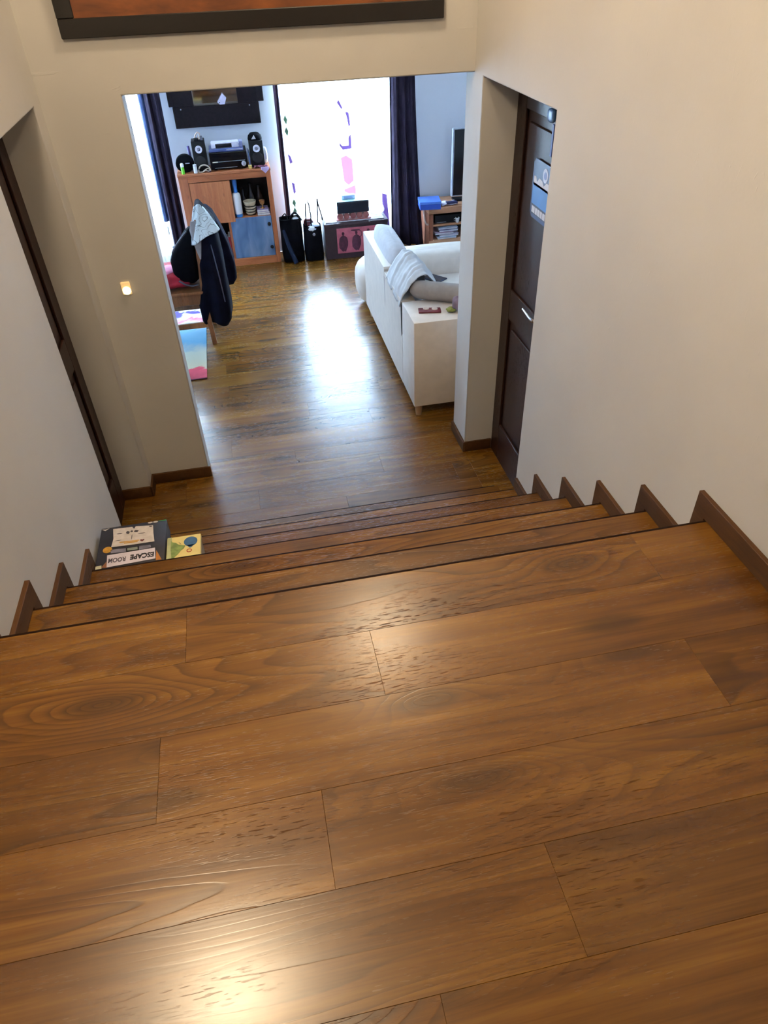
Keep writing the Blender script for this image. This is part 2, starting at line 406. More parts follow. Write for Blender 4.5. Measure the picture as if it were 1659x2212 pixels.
# stepped skirting
H_, SK, TH = 0.052, 0.064, 0.015
for side, xw in (('right', XR), ('left', XL)):
    yend = YN_R if side == 'right' else YN_L
    t = thing('baseboard_'+side, ('dark oak skirting stepping down the right stair wall', 'dark oak skirting stepping down the left stair wall')[side == 'left'], 'baseboard', (xw, Y0, LZ), kind='structure')
    xa = xw-TH if side == 'right' else xw
    for i in range(0, 6):
        z = (NST-i)*RISE; ya = -1.6 if i == 0 else Y0+(i-1)*RUN+H_; yb = Y0+i*RUN+H_; yn = Y0+i*RUN; zl = z-RISE
        pts = [(ya, z+0.0005), (yn+0.0005, z+0.0005), (yn+0.0005, zl+SK), (yb, zl+SK), (yb, z+SK), (ya, z+SK)]
        if i == 5:
            pts = [(ya, z+0.0005), (min(yn, yend-0.002), z+0.0005), (min(yn, yend-0.002), z+SK), (ya, z+SK)]
        if i < 5 or True:
            o = obj('skirting_board', prism(N(), pts, TH, 0, xa, bev=0.0012), M_SKIRT, t, 30)

def bboard(name, segs, label):
    t = thing(name, label, 'baseboard', (segs[0][0], segs[0][2], 0), kind='structure')
    for x0, x1, y0, y1 in segs:
        obj('skirting_board', box(N(), x0, x1, y0, y1, 0.0005, 0.072, 0.004, 2), M_SKIRT, t, 40)
bboard('baseboard_front', [(XL, XO+0.012, YW-0.014, YW), (XL-0.165, XL+0.0, YF-0.014, YF), (XL, XL+0.014, YF-0.014, YW-0.014)], 'dark skirting round the foot of the left pier')
bboard('baseboard_pier', [(XR-0.014, XR, YF-0.014, YE), (XR, XR+0.172, YF-0.014, YF)], 'dark skirting round the foot of the right pier')

# ------------------------------------------------------------------ doors
M_CHROME = plain('chrome', (205, 205, 210), 0.22, 1.0, var=0.03)
def door(idx, x, side, y0, y1, label):
    """door leaf filling the niche, its face at x, facing the stairwell"""
    s = 1 if side == 'right' else -1
    def bx(a, c, ya, yb, za, zb, bev=0.003): return box(N(), min(x+s*a, x+s*c), max(x+s*a, x+s*c), ya, yb, za, zb, bev, 1)
    t = thing('door_%d' % idx, label, 'door', (x, (y0+y1)/2, 0), kind='structure')
    obj('leaf', bx(0.014, 0.05, y0, y1, -0.012, ZT), M_DOOR, t, 30)
    yn_ = y0+0.32
    for a, c in ((y0, yn_), (y1-0.115, y1)): obj('stile', bx(0, 0.014, a, c, -0.011, ZT-0.002), M_DOOR, t, 30)
    for a, c in ((-0.011, 0.24), (0.92, 1.085), (1.93, ZT-0.002)): obj('rail', bx(0, 0.014, yn_, y1-0.115, a, c), M_DOOR, t, 30)
    for a, c in ((0.24, 0.92), (1.085, 1.93)):
        m = N()
        ya, yb = yn_, y1-0.115
        prism(m, [(ya+0.045, a+0.045), (yb-0.045, a+0.045), (yb-0.045, c-0.045), (ya+0.045, c-0.045)], 0.012, 0, min(x+s*0.004, x+s*0.016), bev=0.004)
        obj('panel', m, M_DOOR, t, 30)
    return t
d1 = door(1, XR+0.176, 'right', YN_R, YF, 'dark brown panelled door in the right wall niche')
hd = obj('handle', tube(N(), [(XR+0.176, 2.94, 1.115), (XR+0.128, 2.94, 1.115), (XR+0.120, 2.95, 1.115), (XR+0.116, 2.98, 1.116), (XR+0.119, 3.085, 1.12)], [0.011, 0.010, 0.010, 0.009, 0.008], 10), M_CHROME, d1, 50, label='chrome lever handle')
obj('rose', lathe(N(), [(0.026, 0), (0.026, -0.006), (0.02, -0.009)], (XR+0.176, 2.94, 1.115), 0), M_CHROME, hd, 40)
d2 = door(2, XL-0.163, 'left', YN_L, YF, 'dark brown door mostly hidden in the left wall niche')

# ------------------------------------------------------------------ palette
BLACK = plain('black_plastic', (12, 12, 16), 0.45, spec=0.25)
BLACKF = plain('black_fabric', (0.0035, 0.0035, 0.005, 1), 0.9, var=0.25, bump=0.3, bscale=120, spec=0.08)
NAVY = plain('navy_fabric', (0.004, 0.0045, 0.010, 1), 0.9, var=0.3, scale=12, bump=0.25, bscale=90, spec=0.06)
WHITE = plain('white_plastic', (232, 234, 238), 0.4, var=0.02)
SILVER = plain('silver_plastic', (190, 195, 205), 0.3, 0.6)
FRAME = plain('black_brown_wood', (26, 18, 22), 0.6, var=0.25, scale=40, spec=0.15)
CREAM = plain('cream_leather', (214, 206, 198), 0.5, var=0.04, scale=14, bump=0.12, bscale=300)
GREYC = plain('grey_cushion_fabric', (150, 143, 140), 0.85, var=0.06, bump=0.25, bscale=500)
LGREY = plain('pale_grey_fabric', (186, 186, 192), 0.8, var=0.05, bump=0.2, bscale=400)
RED = plain('red_cloth', (150, 20, 38), 0.85, var=0.3, scale=14)

# ------------------------------------------------------------------ curtains and sheers
def curtain(name, label, x0, x1, y, z0, z1, folds, amp, mat, flare=0.0, lean=0.0, group=None, hem=0.0, seed=0):
    t = thing(name, label, 'curtain', ((x0+x1)/2, y, z0), group)
    def f(u, v):
        k = 1-v
        s_ = math.sin(u*folds*2*PI+seed+0.6*math.sin(v*3+seed))+0.35*math.sin(u*folds*4.3*PI+1.3*seed)
        xx = x0+(x1-x0)*u+flare*k*k*(u-0.15)+lean*k
        return (xx, y+amp*(0.75+0.5*k)*s_-hem*k*k*u, z0+(z1-z0)*v)
    obj('drape', grid(N(), f, int(folds*14), 16), mat, t, 80, solid=0.004)
    return t
CURT = plain('plum_navy_curtain', (48, 41, 56), 0.9, var=0.18, scale=9, bump=0.2, bscale=300, spec=0.1)
CURTB = plain('brown_plum_curtain', (70, 56, 72), 0.9, var=0.15, scale=9, spec=0.1)
rail_z = 2.28
curtain('curtain', 'floor-length dark plum curtain right of the bright window, flared at its hem', 1.535, 1.765, 7.43, 0.012, rail_z, 3.2, 0.026, CURT, 0.09, 0.0, hem=0.10, seed=0.4)
curtain('curtain', 'narrow dark strip of curtain gathered at the left edge of the bright window', 0.452, 0.492, 7.47, 0.012, rail_z, 1.5, 0.014, CURTB, 0.0, -0.02, seed=1.1)
curtain('curtain', 'dark plum curtain left of the pine cabinet', -0.705, -0.565, 7.44, 0.012, rail_z, 2.2, 0.026, CURT, 0.0, -0.02, seed=2.0)
curtain('curtain', 'thin slate-blue curtain edge beside the left window, ending above the floor', -0.757, -0.698, 7.482, 0.44, rail_z, 1.2, 0.012, plain('slate_curtain', (70, 82, 118), 0.9, var=0.15, spec=0.1), 0.0, -0.02, seed=1.4)
sh = curtain('sheer_curtain', 'bright white sheer curtain over the window, printed with pale pink and purple shapes', 0.50, 1.56, 7.53, 0.015, rail_z, 9, 0.008, M_SHEER, seed=0.2)
sh2 = curtain('sheer_curtain', 'white sheer curtain of the left window, a bright sliver beside the pier', -1.95, -0.70, 7.53, 0.015, rail_z, 10, 0.010, M_SHEER, seed=0.9)
def rod(x0, x1, label):
    t = thing('curtain_rod', label, 'curtain rod', ((x0+x1)/2, 7.49, rail_z+0.02))
    obj('pole', tube(N(), [(x0, 7.49, rail_z+0.02), (x1, 7.49, rail_z+0.02)], 0.012, 10), FRAME, t, 40)
    for x in (x0+0.03, x1-0.03): obj('bracket', box(N(), x-0.01, x+0.01, 7.49, FARY, rail_z+0.01, rail_z+0.03), FRAME, t, 30)
rod(0.40, 1.95, 'dark curtain rod over the bright window'); rod(-2.1, -0.45, 'dark curtain rod over the left window')
M_PINK = sheer_mat('sheer_pink_print', (0.66, 0.26, 0.48, 1), 0.01)
M_MAUVE = sheer_mat('sheer_mauve_print', (0.20, 0.13, 0.27, 1), 0.01)
M_GREENP = sheer_mat('sheer_green_print', (0.12, 0.17, 0.12, 1), 0.01)
def patch(pts, mat):
    obj('printed_motif', prism(N(), pts, 0.0008, 1, 7.513), mat, sh, 0)
patch([(1.03, 1.36), (1.05, 1.385), (1.085, 1.31), (1.07, 1.30)], M_MAUVE)
patch([(1.105, 1.28), (1.14, 1.27), (1.15, 1.16), (1.13, 1.15), (1.12, 1.22)], M_MAUVE)
patch([(1.03, 0.99), (1.06, 0.95), (1.15, 0.955), (1.15, 1.09), (1.125, 1.06), (1.12, 0.985), (1.06, 0.985), (1.035, 1.02)], M_MAUVE)
patch([(1.035, 0.88), (1.09, 0.90), (1.15, 0.86), (1.155, 0.66), (1.10, 0.62), (1.055, 0.66)], M_PINK)
patch([(1.05, 0.585), (1.10, 0.60), (1.17, 0.62), (1.17, 0.53), (1.12, 0.53), (1.05, 0.565)], M_PINK)
patch([(0.515, 0.96), (0.545, 0.93), (0.56, 0.875), (0.53, 0.86)], M_MAUVE)
patch([(0.525, 0.70), (0.555, 0.68), (0.56, 0.60), (0.535, 0.58)], M_MAUVE)
for z in (1.25, 1.15, 0.50, 0.42): patch([(0.51, z), (0.53, z+0.04), (0.55, z), (0.535, z-0.05)], M_GREENP)
patch([(1.44, 0.52), (1.49, 0.50), (1.515, 0.15), (1.47, 0.12), (1.44, 0.30)], M_MAUVE)

# ------------------------------------------------------------------ mirror on the far wall
t = thing('wall_mirror', 'wide black-brown framed wall mirror above the stereo', 'mirror', (-0.09, FARY, 1.23))
yb = FARY
b = N(); box(b, -0.488, 0.303, yb-0.045, yb, 1.23, 1.405, 0.004, 1); box(b, -0.488, 0.303, yb-0.045, yb, 1.68, 1.85, 0.004, 1)
box(b, -0.488, -0.292, yb-0.045, yb, 1.405, 1.68, 0.004, 1); box(b, 0.112, 0.303, yb-0.045, yb, 1.405, 1.68, 0.004, 1)
obj('frame', b, FRAME, t)
for x0, x1 in ((-0.518, -0.47), (0.285, 0.352)): obj('ear', box(N(), x0, x1, yb-0.05, yb-0.005, 1.41, 1.85, 0.004, 1), FRAME, t)
obj('glass', box(N(), -0.292, 0.112, yb-0.025, yb-0.02, 1.405, 1.68), plain('mirror_glass', (200, 200, 198), 0.04, 1.0, var=0.01), t, 0)
obj('lip', box(N(), -0.292, 0.112, yb-0.032, yb-0.024, 1.405, 1.418), plain('bronze_lip', (96, 84, 78), 0.5), t)
for x in (-0.415, 0.215): obj('screw', lathe(N(), [(0.006, 0), (0.006, -0.003), (0.002, -0.004)], (x, yb-0.045, 1.385), 1, 10), SILVER, t)
t = thing('paper_tag', 'small white paper tag stuck at the mirror bottom edge', 'tag', (0.0, FARY-0.05, 1.41))
obj('card', prism(N(), [(-0.075, 1.425), (-0.055, 1.405), (-0.01, 1.405), (0.012, 1.455), (-0.005, 1.475), (-0.02, 1.495), (-0.04, 1.47)], 0.003, 1, FARY-0.051), plain('tag_paper', (205, 200, 225), 0.8), t, 0)
obj('hole', lathe(N(), [(0.005, 0), (0.005, -0.002)], (-0.055, FARY-0.0505, 1.42), 1, 10), BLACK, t)

# ------------------------------------------------------------------ pine cabinet
CX0, CX1, CYF, CYB, CZ = -0.545, 0.320, 7.29, 7.585, 0.895
t = thing('stereo_cabinet', 'pine cabinet with open shelves and a frosted glass door, carrying the stereo', 'cabinet', ((CX0+CX1)/2, CYF, 0))
obj('top', box(N(), CX0-0.004, CX1+0.004, CYF-0.006, CYB, CZ-0.022, CZ, 0.003, 1), M_PINEX, t)
for x0, x1 in ((CX0, CX0+0.03), (CX1-0.03, CX1)): obj('side_panel', box(N(), x0, x1, CYF+0.012, CYB, 0.0, CZ-0.022), M_PINE, t)
obj('back_panel', box(N(), CX0+0.03, CX1-0.03, CYB-0.012, CYB, 0.02, CZ-0.022), plain('dark_cabinet_back', (30, 24, 22), 0.8), t, 0)
obj('stile', box(N(), CX0, -0.46, CYF, CYF+0.02, 0.0, CZ-0.022, 0.002, 1), M_PINE, t)
obj('stile', box(N(), 0.276, CX1, CYF, CYF+0.02, 0.0, CZ-0.022, 0.002, 1), M_PINE, t)
obj('rail', box(N(), -0.46, 0.276, CYF, CYF+0.02, 0.818, CZ-0.022, 0.002, 1), M_PINEX, t)
obj('rail', box(N(), -0.46, 0.276, CYF, CYF+0.02, 0.0, 0.072, 0.002, 1), M_PINEX, t)
obj('bottom', box(N(), CX0+0.03, CX1-0.03, CYF+0.02, CYB-0.012, 0.05, 0.072), M_PINEX, t)
obj('shelf', box(N(), CX0+0.03, CX1-0.03, CYF+0.012, CYB-0.012, 0.440, 0.464), M_PINEX, t)
obj('divider', box(N(), -0.10, -0.078, CYF+0.022, CYB-0.012, 0.464, CZ-0.022), M_PINE, t)
obj('divider', box(N(), -0.15, -0.128, CYF+0.022, CYB-0.012, 0.072, 0.44), M_PINE, t)
dr = obj('door', box(N(), -0.457, -0.076, CYF+0.004, CYF+0.022, 0.432, 0.812, 0.002, 1), M_PINE, t)
gd = obj('glass_door', box(N(), -0.128, 0.272, CYF+0.006, CYF+0.012, 0.076, 0.462, 0.001, 1), None, t)
kk = NT('frosted_glass'); tcx = kk.n('ShaderNodeTexCoord').outputs['Object']
kk.l(kk.ramp(kk.noise(kk.vmul(tcx, (9, 1, 3)), 1.2, 2, 0.5, 0.6), [(0.3, srgb(84, 116, 160)), (0.5, srgb(112, 146, 186)), (0.7, srgb(150, 172, 202))]), kk.b.inputs['Base Color'])
kk.b.inputs['Roughness'].default_value = 0.28; kk.b.inputs['Transmission Weight'].default_value = 0.25
gd.data.materials.append(kk.m)
for z in (0.385, 0.16): obj('hinge', lathe(N(), [(0.017, 0), (0.017, -0.008), (0.012, -0.012)], (0.245, CYF+0.006, z), 1, 14), BLACK, gd, 40, label='round black glass hinge')

# --- things inside the cabinet
def bottle(name, label, cat, c, prof, mat, caps=(), group=None):
    t = thing(name, label, cat, c, group)
    obj('body', lathe(N(), prof, c), mat, t, 50)
    for nm, pr_, m in caps: obj(nm, lathe(N(), pr_, c), m, t, 50)
    return t
BLUE = plain('blue_plastic', (40, 110, 180), 0.35)
tc_ = (-0.035, 7.345, 0.4645)
bottle('spray_bottle', 'tall white bottle with a long blue neck on the cabinet shelf', 'bottle', tc_,
       [(0.001, 0), (0.036, 0.0), (0.039, 0.01), (0.039, 0.03)], BLUE,
       [('sleeve', [(0.038, 0.0301), (0.040, 0.04), (0.040, 0.19), (0.034, 0.215), (0.020, 0.225)], WHITE), ('neck', [(0.020, 0.2251), (0.019, 0.26), (0.022, 0.30), (0.024, 0.335), (0.018, 0.345), (0.001, 0.345)], BLUE)])
BOWL = plain('cream_ceramic', (206, 190, 160), 0.35); BOWLD = plain('dark_glaze', (40, 30, 28), 0.3)
for i in range(4):
    z = 0.4645+0.026*i
    t = thing('bowl', ['bottom bowl of the stacked cream bowls in the cabinet', 'second bowl from the bottom of the stacked cream bowls', 'third bowl from the bottom of the stacked cream bowls', 'topmost open bowl of the cream stack in the cabinet'][i], 'bowl', (0.085, 7.385, z), 'stacked bowls in the cabinet')
    R = 0.050+0.004*i
    obj('wall', lathe(N(), [(0.001, 0.0), (R*0.66, 0.0), (R*0.9, 0.010), (R, 0.025), (R*0.95, 0.027), (R*0.86, 0.014), (R*0.6, 0.006), (0.001, 0.006)] if i < 3 else [(0.001, 0.0), (R*0.66, 0.0), (R*0.92, 0.02), (R*1.02, 0.05), (R*0.96, 0.051), (R*0.84, 0.022), (R*0.6, 0.008), (0.001, 0.008)], (0.085, 7.385, z), seg=24), BOWL, t, 60)
    obj('band', lathe(N(), [(R*0.70, 0.0), (R*0.93, 0.0098), (R*0.94, 0.0105), (R*0.70, -0.0002)], (0.085, 7.385, z), seg=24), BOWLD, t, 60)
for i, (x, y, hh, lab) in enumerate(((0.03, 7.50, 0.20, 'dark glass jar at the back left of the cabinet shelf'), (0.11, 7.51, 0.24, 'tall dark bottle behind the stacked bowls'), (0.19, 7.50, 0.22, 'dark bottle at the back right of the cabinet shelf'))):
    bottle('dark_bottle', lab, 'bottle', (x, y, 0.4645), [(0.001, 0), (0.034, 0), (0.036, 0.02), (0.036, hh*0.6), (0.018, hh*0.8), (0.016, hh)], plain('dark_glass%d' % i, (34+8*i, 32+4*i, 36), 0.15), [('cap', [(0.018, hh+0.0002), (0.018, hh+0.018), (0.001, hh+0.019)], BLACK)], 'dark bottles in the cabinet')
bottle('goblet', 'small amber goblet on books in the cabinet', 'cup', (0.205, 7.37, 0.517), [(0.001, 0), (0.022, 0), (0.020, 0.004), (0.006, 0.012), (0.006, 0.03), (0.022, 0.045), (0.028, 0.075), (0.025, 0.075), (0.018, 0.048), (0.001, 0.044)], plain('amber_glaze', (150, 100, 50), 0.3))
BK = [(176, 160, 200), (70, 60, 110), (205, 200, 212)]
for i in range(3):
    t = thing('book', ['lowest flat pale book under the goblet', 'middle flat purple book under the goblet', 'top flat lilac book under the goblet'][i], 'book', (0.205, 7.40, 0.4645+0.0174*i), 'books flat in the upper compartment')
    z = 0.4645+0.0174*i
    obj('pages', box(N(), 0.148, 0.268-0.006*i, 7.322, 7.46, z+0.002, z+0.015), plain('book_pages', (225, 220, 210), 0.8), t, 0)
    m = plain('book_cover_%d' % i, BK[2-i], 0.5)
    obj('cover', box(box(N(), 0.145, 0.270-0.006*i, 7.32, 7.463, z, z+0.002), 0.145, 0.270-0.006*i, 7.32, 7.463, z+0.015, z+0.017), m, t, 0)
for i in range(6):
    z = 0.0725+0.038*i
    t = thing('magazine_stack' if i % 2 else 'paper_stack', ['lowest', 'second', 'third', 'fourth', 'fifth', 'topmost'][i]+' bundle of white papers in the low left cabinet compartment, counted from the bottom', 'papers', (-0.27, 7.40, z), 'papers in the low left compartment')
    d = 0.008*math.sin(i*2.1)
    obj('sheets', box(N(), -0.40, -0.212+d, 7.335+d, 7.52, z, z+0.026, 0.002, 1), plain('paper_white', (220, 218, 228), 0.8), t, 20)
    obj('cover', box(N(), -0.40, -0.208+d, 7.333+d, 7.52, z+0.0262, z+0.0375, 0.002, 1), plain('paper_cover_%d' % (i % 3), [(48, 40, 50), (30, 28, 40), (90, 80, 96)][i % 3], 0.5), t, 20)
for i, (c, nm) in enumerate((((128, 18, 28), 'dark red upright book beside the papers in the cabinet'), ((188, 170, 178), 'pale pink upright book beside the dark red book'))):
    x0 = -0.178-0.026*i
    t = thing('book', nm, 'book', (x0, 7.35, 0.0725), 'upright books in the low left compartment')
    obj('cover', box(N(), x0, x0+0.024, 7.33, 7.50, 0.0725, 0.0725+0.21-0.02*i, 0.002, 1), plain('spine_%d' % i, c, 0.45), t, 20)
    obj('pages', box(N(), x0+0.003, x0+0.021, 7.334, 7.502, 0.0745, 0.0725+0.2105-0.02*i), plain('book_pages', (225, 220, 210), 0.8), t, 0)

# --- things on the cabinet
TZ = CZ+0.0005
def speaker(x0, x1, y0, y1, z0, z1, label):
    t = thing('bookshelf_speaker', label, 'speaker', ((x0+x1)/2, y0, z0), 'stereo speakers')
    obj('cabinet', box(N(), x0, x1, y0, y1, z0, z1, 0.004, 2), BLACK, t)
    cx = (x0+x1)/2
    w_ = obj('tweeter', lathe(N(), [(0.031, 0.001), (0.033, -0.003), (0.030, -0.008), (0.018, -0.004), (0.016, -0.003)], (cx, y0, z1-0.065), 1, 20), plain('pale_speaker_ring', (214, 212, 226), 0.35), t, 50, label='pale tweeter ring')
    obj('dome', lathe(N(), [(0.016, -0.002), (0.012, -0.007), (0.001, -0.010)], (cx, y0, z1-0.065), 1, 16), plain('grey_dome', (120, 120, 135), 0.3), w_, 50)
    obj('woofer', lathe(N(), [(0.048, 0.001), (0.050, -0.004), (0.044, -0.006), (0.02, 0.0), (0.001, -0.002)], (cx, y0, z0+0.085), 1, 24), plain('woofer_cone', (14, 14, 17), 0.6), t, 50)
speaker(-0.372, -0.250, 7.355, 7.52, TZ, 1.150, 'left black speaker of the stereo, clutter on its top')
speaker(0.155, 0.283, 7.355, 7.52, TZ, 1.120, 'right black speaker of the stereo, a black cap on its top')
t = thing('receiver', 'wide black stereo receiver with a silver line and knob, between the two speakers', 'stereo', (-0.055, 7.34, TZ))
for xf in (-0.20, 0.06): obj('foot', box(N(), xf, xf+0.03, 7.36, 7.55, TZ, TZ+0.012), BLACK, t)
obj('case', box(N(), -0.225, 0.120, 7.35, 7.56, TZ+0.012, 1.050, 0.003, 1), BLACK, t)
fp = obj('front_panel', box(N(), -0.227, 0.122, 7.338, 7.35, TZ+0.010, 1.047, 0.003, 1), plain('glossy_black', (10, 10, 14), 0.2), t)
obj('trim_line', box(N(), -0.205, 0.10, 7.3355, 7.338, 0.968, 0.972), SILVER, fp)
obj('glow_slot', box(N(), -0.205, -0.155, 7.335, 7.338, 0.964, 0.974, 0.001, 1), plain('pale_strip', (240, 236, 215), 0.3), fp, label='pale bright strip')
obj('trim_line', box(N(), -0.19, 0.02, 7.3355, 7.338, 0.916, 0.919), SILVER, fp)
obj('volume_knob', lathe(N(), [(0.022, 0), (0.021, -0.014), (0.017, -0.016), (0.001, -0.016)], (0.083, 7.338, 0.942), 1, 18), SILVER, fp, 40)
obj('display', box(N(), -0.19, -0.03, 7.3355, 7.338, 1.005, 1.025), plain('dark_display', (6, 6, 9), 0.1), fp)
t = thing('dvd_player', 'thin blue-silver player lying on the black receiver', 'player', (-0.07, 7.36, 1.0505))
obj('case', box(N(), -0.220, 0.098, 7.345, 7.54, 1.0505, 1.076, 0.003, 1), plain('blue_silver', (96, 108, 165), 0.25, 0.5), t)
obj('tray', box(N(), -0.06, 0.09, 7.3435, 7.346, 1.062, 1.070), plain('bright_silver', (215, 215, 230), 0.2, 0.5), t)
t = thing('clock_radio', 'white clock radio with a dark display on the blue-silver player', 'radio', (-0.06, 7.38, 1.0765))
obj('case', box(N(), -0.195, 0.060, 7.365, 7.46, 1.0765, 1.128, 0.008, 2), plain('offwhite_plastic', (214, 210, 224), 0.4), t)
obj('display', box(N(), -0.155, -0.005, 7.3625, 7.367, 1.082, 1.116, 0.002, 1), plain('dark_lcd', (26, 24, 28), 0.15), t)
t = thing('small_box', 'small grey-blue box at the right end of the player', 'box', (0.08, 7.4, 1.0765)); 
obj('carton', box(N(), 0.066, 0.095, 7.37, 7.45, 1.0765, 1.122, 0.002, 1), plain('grey_blue', (110, 112, 150), 0.5), t)
obj('lid', box(N(), 0.065, 0.096, 7.369, 7.451, 1.1222, 1.127, 0.001, 1), plain('grey_blue_lid', (150, 150, 180), 0.5), t)
t = thing('cap', 'black cap with a pale triangle lying on the right speaker', 'cap', (0.215, 7.42, 1.1205))
obj('crown', lathe(N(), [(0.066, 0), (0.066, 0.012), (0.060, 0.035), (0.040, 0.055), (0.001, 0.060)], (0.218, 7.43, 1.1205)), BLACKF, t, 60)
obj('emblem', prism(N(), [(0.185, 1.134), (0.225, 1.134), (0.210, 1.168)], 0.006, 1, 7.362), plain('pale_emblem', (206, 200, 205), 0.6), t, 0)
t = thing('cable_clutter', 'tangle of pale cables and plugs on the left speaker', 'cables', (-0.31, 7.43, 1.1505))
obj('plug', box(N(), -0.345, -0.30, 7.39, 7.43, 1.1505, 1.172, 0.004, 1), BLACK, t)
obj('plug', box(N(), -0.285, -0.262, 7.40, 7.43, 1.1505, 1.185, 0.003, 1), plain('grey_plug', (98, 98, 110), 0.5), t)
obj('cable', tube(N(), [(-0.34, 7.42, 1.158), (-0.32, 7.40, 1.20), (-0.30, 7.41, 1.218), (-0.28, 7.41, 1.205), (-0.285, 7.42, 1.165), (-0.30, 7.44, 1.156)], 0.006, 8), plain('cream_cable', (214, 186, 168), 0.6), t, 60)
obj('cable', tube(N(), [(-0.31, 7.40, 1.16), (-0.30, 7.39, 1.195), (-0.29, 7.40, 1.162)], 0.006, 8), plain('cream_cable', (214, 186, 168), 0.6), t, 60)
t = thing('headphone_bag', 'round black case with a pale slash at the left end of the cabinet top', 'case', (-0.46, 7.37, TZ))
obj('shell', prism(N(), [(-0.46+0.085*math.cos(a), TZ+0.072+0.080*math.sin(a)) if a <= PI else (-0.46+0.085*math.cos(a), TZ+0.072+0.072*math.sin(a)) for a in [2*PI*i/28 for i in range(28)]], 0.07, 1, 7.36, bev=0.006), BLACKF, t, 50)
obj('zip_pull', box(N(), -0.455, -0.415, 7.354, 7.361, 0.972, 0.979), SILVER, t, label='pale zip strip')
bottle('green_bottle', 'slim lime green bottle with a white cap on the cabinet edge', 'bottle', (-0.487, 7.315, TZ), [(0.001, 0), (0.014, 0), (0.015, 0.004), (0.015, 0.062)], plain('lime_plastic', (110, 200, 50), 0.4), [('cap', [(0.0155, 0.0622), (0.016, 0.085), (0.010, 0.093), (0.001, 0.094)], WHITE)])
bottle('white_bottle', 'small white bottle before the left speaker', 'bottle', (-0.372, 7.315, TZ), [(0.001, 0), (0.016, 0), (0.017, 0.004), (0.017, 0.056)], WHITE, [('cap', [(0.0165, 0.0562), (0.0165, 0.074), (0.001, 0.075)], plain('pale_cap', (218, 218, 226), 0.4))])
t = thing('marker', 'blue-purple tube standing left of the left speaker', 'tube', (-0.402, 7.42, TZ))
obj('barrel', tube(N(), [(-0.398, 7.43, TZ), (-0.404, 7.43, 1.06)], 0.012, 12), plain('indigo', (62, 58, 110), 0.4), t, 60)
obj('cap', tube(N(), [(-0.404, 7.43, 1.0602), (-0.4075, 7.43, 1.105)], 0.0126, 12), plain('violet', (90, 74, 130), 0.4), t, 60)
t = thing('headphones', 'cream looped headphones in front of the left speaker', 'headphones', (-0.30, 7.32, TZ))
HPH = plain('cream_rubber', (196, 178, 160), 0.6)
obj('band', tube(N(), [(-0.345+0.055*(1-math.cos(a)), 7.325+0.01*math.sin(a), TZ+0.008+0.052*math.sin(a)) for a in [PI*i/12 for i in range(13)]], 0.0065, 8), HPH, t, 60)
obj('cord', tube(N(), [(-0.345, 7.315, TZ+0.006), (-0.31, 7.305, TZ+0.006), (-0.28, 7.315, TZ+0.018), (-0.25, 7.31, TZ+0.006), (-0.236, 7.32, TZ+0.02), (-0.26, 7.325, TZ+0.03), (-0.30, 7.32, TZ+0.012)], 0.005, 8), HPH, t, 60)
obj('ear_pad', lathe(N(), [(0.001, 0), (0.016, 0.001), (0.018, 0.007), (0.012, 0.012), (0.001, 0.012)], (-0.25, 7.325, TZ)), plain('plum_pad', (90, 60, 100), 0.7), t, 50)
t = thing('candle', 'small yellow carton at the foot of the right speaker', 'box', (0.138, 7.315, TZ))
obj('carton', box(N(), 0.122, 0.152, 7.30, 7.33, TZ, TZ+0.024, 0.003, 1), plain('mustard', (196, 166, 90), 0.6), t)
obj('lid', box(N(), 0.121, 0.153, 7.299, 7.331, TZ+0.0242, TZ+0.031, 0.002, 1), plain('mustard_pale', (214, 190, 120), 0.6), t)
t = thing('blue_folder', 'thin pale blue folder upright between receiver and right speaker', 'folder', (0.142, 7.40, TZ))
obj('cover', box(N(), 0.136, 0.142, 7.355, 7.52, TZ, 1.03, 0.001, 1), plain('pale_blue', (120, 140, 190), 0.5), t)
obj('back_cover', box(N(), 0.1425, 0.148, 7.36, 7.52, TZ, 1.02, 0.001, 1), plain('navy_card', (36, 42, 84), 0.5), t)
t = thing('glasses_cloth', 'crumpled pink and purple cloth at the right end of the cabinet top', 'cloth', (0.25, 7.31, TZ))
obj('fold', grid(N(), lambda u, v: (0.175+0.125*u, 7.296+0.05*v, TZ+0.004+0.020*abs(math.sin(u*7+v*2))*(1-0.4*v)), 14, 6), plain('plum_cloth', (128, 70, 92), 0.7), t, 70, solid=0.003)
obj('fold', grid(N(), lambda u, v: (0.235+0.075*u, 7.270+0.012*v, TZ+0.014-0.055*(1-v)*(1-abs(u-0.5)*1.3)), 8, 6), plain('lilac_cloth', (188, 160, 196), 0.7), t, 70, solid=0.002)
t = thing('paper_roll', 'white rounded packet standing behind the right speaker', 'packet', (0.30, 7.48, TZ))
obj('packet', cushion(N(), 0.298, 7.50, TZ+0.07, 0.022, 0.035, 0.07, e=3), WHITE, t, 60)
obj('label', box(N(), 0.286, 0.312, 7.462, 7.467, TZ+0.04, TZ+0.09), plain('pale_label', (214, 216, 236), 0.6), t, 0)

